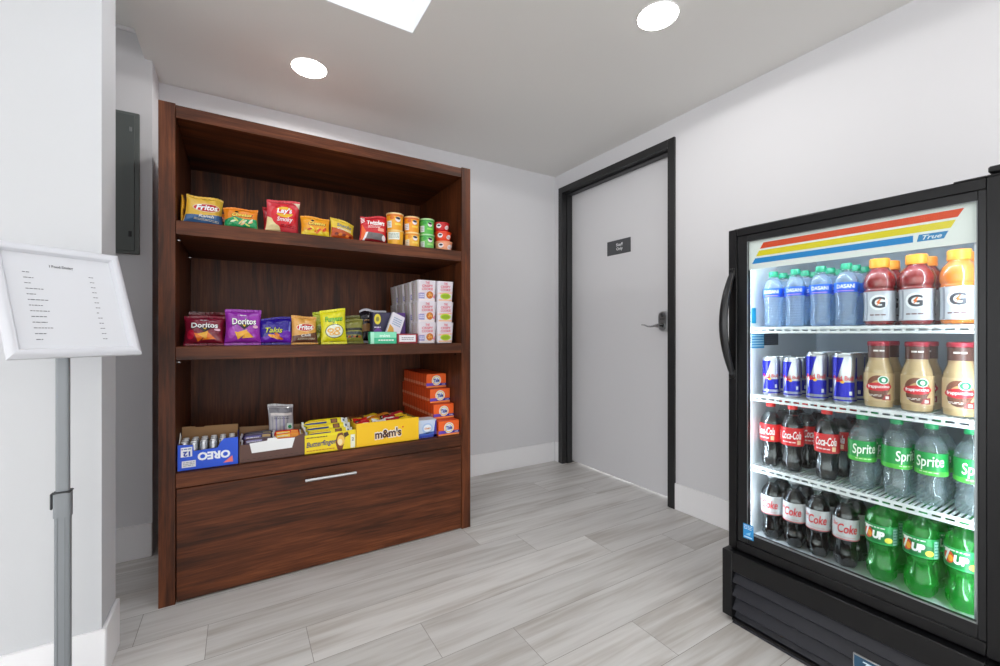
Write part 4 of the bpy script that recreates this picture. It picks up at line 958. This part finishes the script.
def bottle(name, prof, H, capr, caph, capcol, shell, liquid, fill, lz, lcol, art, lobes=(5, .12, .0, .02), spin=0.0, ribs=None, lrough=.35, flutes=()):
    o = thing(name, None, None); pf = smooth_prof(prof)
    if ribs:
        z0, z1, n_, am = ribs; pf2 = []
        zz = 0
        pf = [q for q in pf if not (z0 <= q[0] <= z1)] + [(z0 + (z1-z0)*i/(n_*4), interp(pf, z0 + (z1-z0)*i/(n_*4)) - am*(.5-.5*math.cos(2*PI*i/4))) for i in range(n_*4+1)]
        pf.sort()
    MB().lathe(pf, shell, 60, cap1=False, lobes=lobes[0], amp=lobes[1], lz=(lobes[2], lobes[3]), flutes=flutes).build('bottle_body', o)
    if liquid:
        lp_ = [(max(z, .004), max(.002, r-.0014)) for z, r in pf if z < fill] + [(fill, max(.002, interp(pf, fill)-.0014))]
        MB().lathe(lp_, liquid, 60, lobes=lobes[0], amp=lobes[1], lz=(lobes[2], lobes[3]), flutes=flutes).build('drink', o)
    if lz:
        b = MB(); n_ = 10; zz = [lz[0]+(lz[1]-lz[0])*i/n_ for i in range(n_+1)]
        b.lathe([(z, interp(pf, z)+.0007) for z in zz], mat(lcol, lrough), 40, cap0=False, cap1=False)
        pr = Print(); art(pr, lz[1]-lz[0], prof[3][1])
        R = interp(pf, (lz[0]+lz[1])/2)
        b.ink(pr, lambda x, y, off: ((interp(pf, lz[0]+y)+.0012+off)*math.cos(-PI/2+x/R), (interp(pf, lz[0]+y)+.0012+off)*math.sin(-PI/2+x/R), lz[0]+y), L=.007, step=.0003, rough=lrough)
        b.build('label_wrap', o, recalc=False)
    kn = MB(); N = 40; cp = []
    z0 = H-caph
    kn.lathe([(z0-.003, capr*.98), (z0-.0005, capr*.98)], mat(capcol, .35), 40)
    kn.lathe([(z0, capr), (H-.002, capr*.98), (H, capr*.90)], mat(capcol, .35), 40, lobes=20, amp=.03, lz=(z0-.001, H-.0021)); kn.build('cap', o)
    return o
# water
wprof = [(0, .020), (.004, .027), (.015, .0295), (.045, .0288), (.07, .0285), (.098, .0298), (.105, .0300), (.133, .0302), (.145, .0290), (.158, .0235), (.168, .0170), (.174, .0135), (.182, .0130)]
def art_water(p, h, r):
    p.rect(-.045, 0, .045, h*.30, '#1a4fc8', 0)
    for x in (0.0, .094): p.text('DASANI', x, h*.60, h*.40, '#ffffff', 2, .044, 0, .0, .015)
    p.rect(-.02, h*.12, .02, h*.17, '#d9a0d0', 2)
WATER = clear('#e2edf8', 1.0, .30, '#e2eefb', .04)
water = bottle('water_bottle', wprof, .194, .0145, .016, '#138a64', clear('#eef5fa', 1.0, .10, '#e6f0f8', .06), WATER, .166, (.104, .134), '#1f63d6', art_water, ribs=(.02, .09, 8, .0012), flutes=((5, .05, .018, .100), (6, .05, .136, .172)))
# sports drink
sprof = [(0, .026), (.004, .033), (.012, .0365), (.020, .0355), (.055, .0345), (.095, .0358), (.103, .0375), (.108, .0355), (.115, .0385), (.135, .0385), (.152, .0330), (.163, .0250), (.170, .0210), (.178, .0200)]
def art_sport(juice):
    def f(p, h, r):
        for cx in (-.078, 0, .078):
            p.rect(cx-.024, h*.02, cx+.030, h*.98, '#c6c9d0', 0); p.rect(cx-.030, h*.02, cx-.024, h*.98, '#8e919a', 0)
            p.oval(cx, h*.62, .0200, .0220, '#eef0f3', 1, n=28)
            p.text('G', cx, h*.62, .030, '#3f4148', 3, .029, 0, 0, .03).poly([(cx+.003, h*.62+.010), (cx+.006, h*.62+.009), (cx+.002, h*.62+.001), (cx+.005, h*.62), (cx-.004, h*.62-.010), (cx-.001, h*.62-.002), (cx-.004, h*.62)], '#e0702a', 5)
            p.bars(cx-.018, h*.16, cx+.018, h*.25, 1, juice, 2, 5)
    return f
def sport(juice, pale):
    j = clear(juice, 1.0, .72, pale, .05)
    return bottle('sports_drink_bottle', sprof, .197, .0235, .024, '#f0932a', clear('#f6f0ee', 1.0, .03, '#ffffff', .05), mat(pale, .12, 0, .6), .172, (.014, .100), '#b9bcc4', art_sport('#6a4a4a'), lobes=(0, 0, 0, 0))
sport_red = sport('#a01c20', '#860a12'); sport_orange = sport('#e89420', '#e68410')
# coffee drink
cprof = [(0, .026), (.003, .032), (.008, .0338), (.05, .0340), (.098, .0338), (.112, .0325), (.128, .0275), (.140, .0245), (.150, .0240), (.175, .0238), (.184, .0238)]
def art_coffee(p, h, r):
    for cx in (0,):
        p.oval(cx, h*.55, .026, .030, '#7c4a34', 1, .2).oval(cx-.002, h*.30, .022, .018, '#5e3322', 1, -.5).oval(cx+.003, h*.62, .020, .012, '#c9a06a', 2, .3)
        p.oval(cx, h*.51, .029, .0125, '#cf2330', 3, .04)
        p.text('frappuccino', cx, h*.51, .0085, '#ffffff', 5, .046, .02, 0, .02)
        p.oval(cx+.010, h*.76, .0120, .0120, '#e8f2ec', 4, n=22).oval(cx+.010, h*.76, .0098, .0098, '#1f8a5c', 5, n=22).oval(cx+.010, h*.755, .0045, .0062, '#e8f2ec', 6)
        p.bars(cx-.020, h*.16, cx+.006, h*.24, 2, '#f2e6dc', 5, 3).poly([(cx+.006, h*.04), (cx+.026, h*.04), (cx+.026, h*.26), (cx+.012, h*.22)], '#a23a34', 4).rect(cx+.014, h*.08, cx+.022, h*.18, '#e9dcd8', 5)
def coffee_bottle():
    o = bottle('coffee_drink_bottle', cprof, .194, .0262, .010, '#a8283a', clear('#f6f4f0', 1.0, .02, '#ffffff', .03), mat('#cfb488', .3, 0, .5), .147, (.022, .102), '#cfb488', art_coffee, lobes=(0, 0, 0, 0))
    b = MB(); b.lathe([(.146, .0249), (.150, .0246), (.180, .0244)], mat('#5d3c33', .3), 36, cap0=False, cap1=False)
    b.ink(Print().bars(-.012, .004, .014, .014, 1, '#e8e0dc', 1, 2), lambda x, y, off: ((.0246+off)*math.cos(-PI/2+x/.0246), (.0246+off)*math.sin(-PI/2+x/.0246), .158+y), L=.005)
    b.build('neck_band', o, recalc=False); return o
coffee = coffee_bottle()
# cola bottles
kprof = [(0, .018), (.004, .026), (.014, .0310), (.034, .0318), (.055, .0290), (.070, .0285), (.084, .0310), (.092, .0328), (.150, .0330), (.160, .0322), (.170, .0288), (.180, .0232), (.192, .0165), (.203, .0130), (.214, .0125)]
COLA = mat('#120806', .10, 0, .5)
KSH = clear('#eef2f4', 1.0, .0, '#ffffff', .05)
def art_cola(p, h, r):
    for cx in (0, .104):
        p.text('Coca-Cola', cx, h*.60, h*.42, '#ffffff', 2, .056, .03, .35, .015); p.bars(cx-.025, h*.14, cx+.012, h*.28, 1, '#f6dada', 2, 3).rect(cx+.016, h*.10, cx+.026, h*.34, '#f3c9a0', 2)
    p.bars(-.046, h*.2, -.036, h*.8, 5, '#f2d2d2', 2, 9)
def art_diet(p, h, r):
    for cx in (0, .104):
        p.text('Coke', cx+.004, h*.56, h*.42, '#d3252c', 2, .048, .02, .25, .015); p.bars(cx-.025, h*.12, cx+.025, h*.20, 1, '#c9a4a4', 2, 3)
        p.text('Diet', cx-.026, h*.72, h*.16, '#d3252c', 2, .014)
    p.rect(-.10, h*.02, .10, h*.06, '#c8242c', 1)
cola = bottle('cola_bottle', kprof, .229, .0147, .017, '#d8231f', KSH, COLA, .188, (.090, .150), '#d01c20', art_cola, lobes=(5, .16, .0, .03), flutes=((8, .07, .028, .088), (8, .05, .152, .200)))
diet = bottle('diet_cola_bottle', kprof, .231, .0147, .017, '#8f9296', KSH, COLA, .188, (.088, .152), '#c9cbce', art_diet, lobes=(5, .16, .0, .03), flutes=((8, .07, .028, .086), (8, .05, .154, .200)))
def art_lemon(p, h, r):
    p.rect(-.102, 0, .102, h*.22, '#55c447', 0)
    for cx in (0, .104):
        p.text('Sprite', cx, h*.56, h*.46, '#f6fff4', 3, .056, .10, .25, .015); p.bars(cx-.02, h*.1, cx+.02, h*.2, 1, '#d6f0c4', 3, 3)
    p.poly([(.050, 0), (.058, 0), (.070, h), (.062, h)], '#8fd85a', 1)
lemon = bottle('lemon_lime_bottle', kprof, .228, .0147, .017, '#1c9a5c', clear('#eef3f3', 1.0, .06, '#e6eef0', .05), clear('#edf4f6', 1.0, .24, '#dbe5ea', .03), .185, (.086, .147), '#1c9c48', art_lemon, lobes=(5, .16, .0, .03), flutes=((6, .08, .028, .084), (6, .04, .150, .200)))
uprof = [(0, .020), (.004, .028), (.016, .0350), (.034, .0365), (.055, .0335), (.078, .0280), (.094, .0285), (.108, .0345), (.118, .0365), (.160, .0370), (.178, .0370), (.194, .0320), (.204, .0210), (.212, .0140), (.222, .0128)]
def art_seven(p, h, r):
    for cx in (0, .112):
        p.poly([(cx-.036, h*.05), (cx+.036, h*.12), (cx+.036, h*.60), (cx-.036, h*.90)], '#0f7a3c', 0); p.oval(cx-.018, h*.50, .012, .016, '#d9401f', 2).oval(cx-.014, h*.46, .006, .009, '#f2a62a', 3)
        p.text('7', cx-.020, h*.58, h*.52, '#ffffff', 4, .014, 0, .1, .06).text('UP', cx+.006, h*.48, h*.36, '#ffffff', 4, .026, .0, .15, .07)
        p.oval(cx+.028, h*.28, .009, .008, '#e6e04a', 3).bars(cx-.03, h*.80, cx+.02, h*.95, 1, '#e6f4ea', 3, 2).rect(cx+.038, h*.05, cx+.052, h*.9, '#9ccfc0', 2).bars(cx+.039, h*.1, cx+.051, h*.86, 5, '#4c9a80', 3, 6)
seven = bottle('green_soda_bottle', uprof, .238, .0147, .015, '#23914a', clear('#8cf0a4', 1.0, .14, '#3ad862', .05), clear('#c4fad0', 1.0, .26, '#4be070', .03), .190, (.112, .166), '#23a052', art_seven, lobes=(5, .14, .0, .035), flutes=((6, .10, .036, .108), (6, .07, .168, .208)))
def can(name, r, h):
    o = thing(name, None, None); b = MB(); SIL = mat('#c4c6ca', .28, .85)
    prof = [(0, r*.80), (.003, r*.86), (.009, r), (h-.012, r), (h-.004, r*.88), (h-.002, r*.90)]
    b.lathe(prof, SIL, 40)
    p = Print(); BL = mat('#1418b4', .25, .35); z0, z1, zm = .010, h-.013, h*.46; C_ = PI*r
    for cx in (0, C_):
        # trapezoid quarters: blue upper left and lower right, silver between
        p.poly([(cx-C_*.42, zm+.006), (cx-C_*.16, zm+.006), (cx+C_*.02, z1), (cx-C_*.42, z1)], BL, 0)
        p.poly([(cx-C_*.30, z0+.012), (cx+C_*.34, z0+.012), (cx+C_*.34, zm-.004), (cx-C_*.20, zm-.004)], BL, 0)
        p.poly([(cx+C_*.36, zm+.006), (cx+C_*.50, zm+.006), (cx+C_*.50, z1), (cx+C_*.40, z1)], BL, 0)
        p.text('Red Bull', cx, zm+.008, h*.085, '#d42030', 3, C_*.56, 0, .0, .01)
        p.oval(cx-C_*.10, zm+.000, r*.34, h*.022, '#d42030', 2, .3).oval(cx-C_*.02, zm-.004, r*.18, h*.028, '#f0b428', 1)
        p.rect(cx+C_*.16, z0+.018, cx+C_*.24, z0+.030, '#d9dce4', 2)
        p.rect(cx-C_*.5, z0, cx+C_*.48, z0+.004, BL, 1)
    b.ink(p, lambda x, y, off: ((r+.0002+off)*math.cos(-PI/2+x/r), (r+.0002+off)*math.sin(-PI/2+x/r), y), L=.006, step=.00025, rough=.3, metal=.2); b.build('can_body', o, recalc=False)
    MB().lathe([(h-.003, r*.90), (h, r*.90), (h, r*.84), (h-.005, r*.80), (h-.005, .001)], mat('#d0d2d5', .25, .9), 36).build('lid', o); return o
can_s = can('energy_drink_can', .0265, .1345); can_l = can('energy_drink_can', .0295, .1560)
FR = math.radians(-90)       # labels drawn towards -y are turned to face -x, the door
used = set()
def put(src, x, y, z, spin, label, cat, group):
    spin += math.atan2(y, x)
    if src.name not in used: used.add(src.name); o = src; o.location = (x, y, z); o.rotation_euler = (0, 0, FR+spin); tag(o, label, cat, group)
    else: o = dup(src, (x, y, z), FR+spin, label, group); o['category'] = cat
    return o
nth = ('first', 'second', 'third', 'fourth')
def rowof(src, ys, z, x, dx, rows, what, cat, group, spins=None, backshift=0.0, nrow=None):
    for i, y in enumerate(ys):
        for r_ in range(rows if nrow is None else nrow[i]):
            where = ('in the front row', 'in the second row', 'in the third row')[r_]
            s_ = (spins[i % len(spins)] if spins else 0) if r_ == 0 else random.uniform(-1, 1)
            lb = '%s, %s, %s from the handle side' % (what, ('front row', 'second row', 'third row')[r_], nth[i])
            put(src, x+dx*r_, y+(backshift*r_), z, s_, lb, cat, group)
rowof(water, (.790, .720, .646, .578), Z[3], 1.608, .066, 3, 'clear water bottle with green cap', 'water bottle', 'clear water bottles on the top fridge shelf', (-.25, -.15, -.1, -.05))
for (y, src, col, pos) in ((.499, sport_red, 'red', 'beside the water bottles'), (.418, sport_red, 'red', 'between another red one and the orange one'), (.335, sport_orange, 'orange', 'at the hinge side')):
    for r_ in range(2): put(src, 1.614+.080*r_, y, Z[3], -.08 if r_ == 0 else .1, '%s sports drink bottle %s, %s' % (col, pos, ('front row', 'standing behind it')[r_]), 'sports drink', 'sports drinks on the top fridge shelf')
for i, y in enumerate((.795, .728)):
    for r_ in range(3): put(can_s, 1.604+.058*r_, y, Z[2], -.12, 'short blue and silver can in the %s row, %s from the handle side' % (nth[r_], nth[i]), 'drink can', 'blue and silver energy drink cans')
for i, y in enumerate((.656, .582)):
    for r_ in range(3): put(can_l, 1.606+.063*r_, y, Z[2], -.12, 'tall blue and silver can in the %s row, %s' % (nth[r_], ('next to the short cans', 'next to the coffee bottles')[i]), 'drink can', 'blue and silver energy drink cans')
rowof(coffee, (.500, .416, .332), Z[2], 1.610, .074, 2, 'beige coffee drink bottle with red cap', 'coffee drink', 'coffee drinks on the second fridge shelf', (.0, .0, -.05))
rowof(cola, (.800, .730, .630), Z[1], 1.610, .072, 3, 'cola bottle with red label and red cap', 'soda bottle', 'red labelled cola bottles', (-.5, -.1, -.1), backshift=-.010)
rowof(lemon, (.540, .460, .388, .312), Z[1], 1.612, .073, 2, 'clear lemon lime soda bottle with green label', 'soda bottle', 'clear soda bottles with green labels', (.15, .75, -.1, .3))
rowof(diet, (.796, .724, .654, .580), Z[0], 1.610, .072, 2, 'dark diet cola bottle with silver label', 'soda bottle', 'silver labelled diet cola bottles', (-.35, -.3, -.2, .0))
rowof(seven, (.494, .409, .326), Z[0], 1.612, .080, 3, 'green soda bottle with curved waist', 'soda bottle', 'green soda bottles on the fridge floor', (-.35, -.3, -.3))
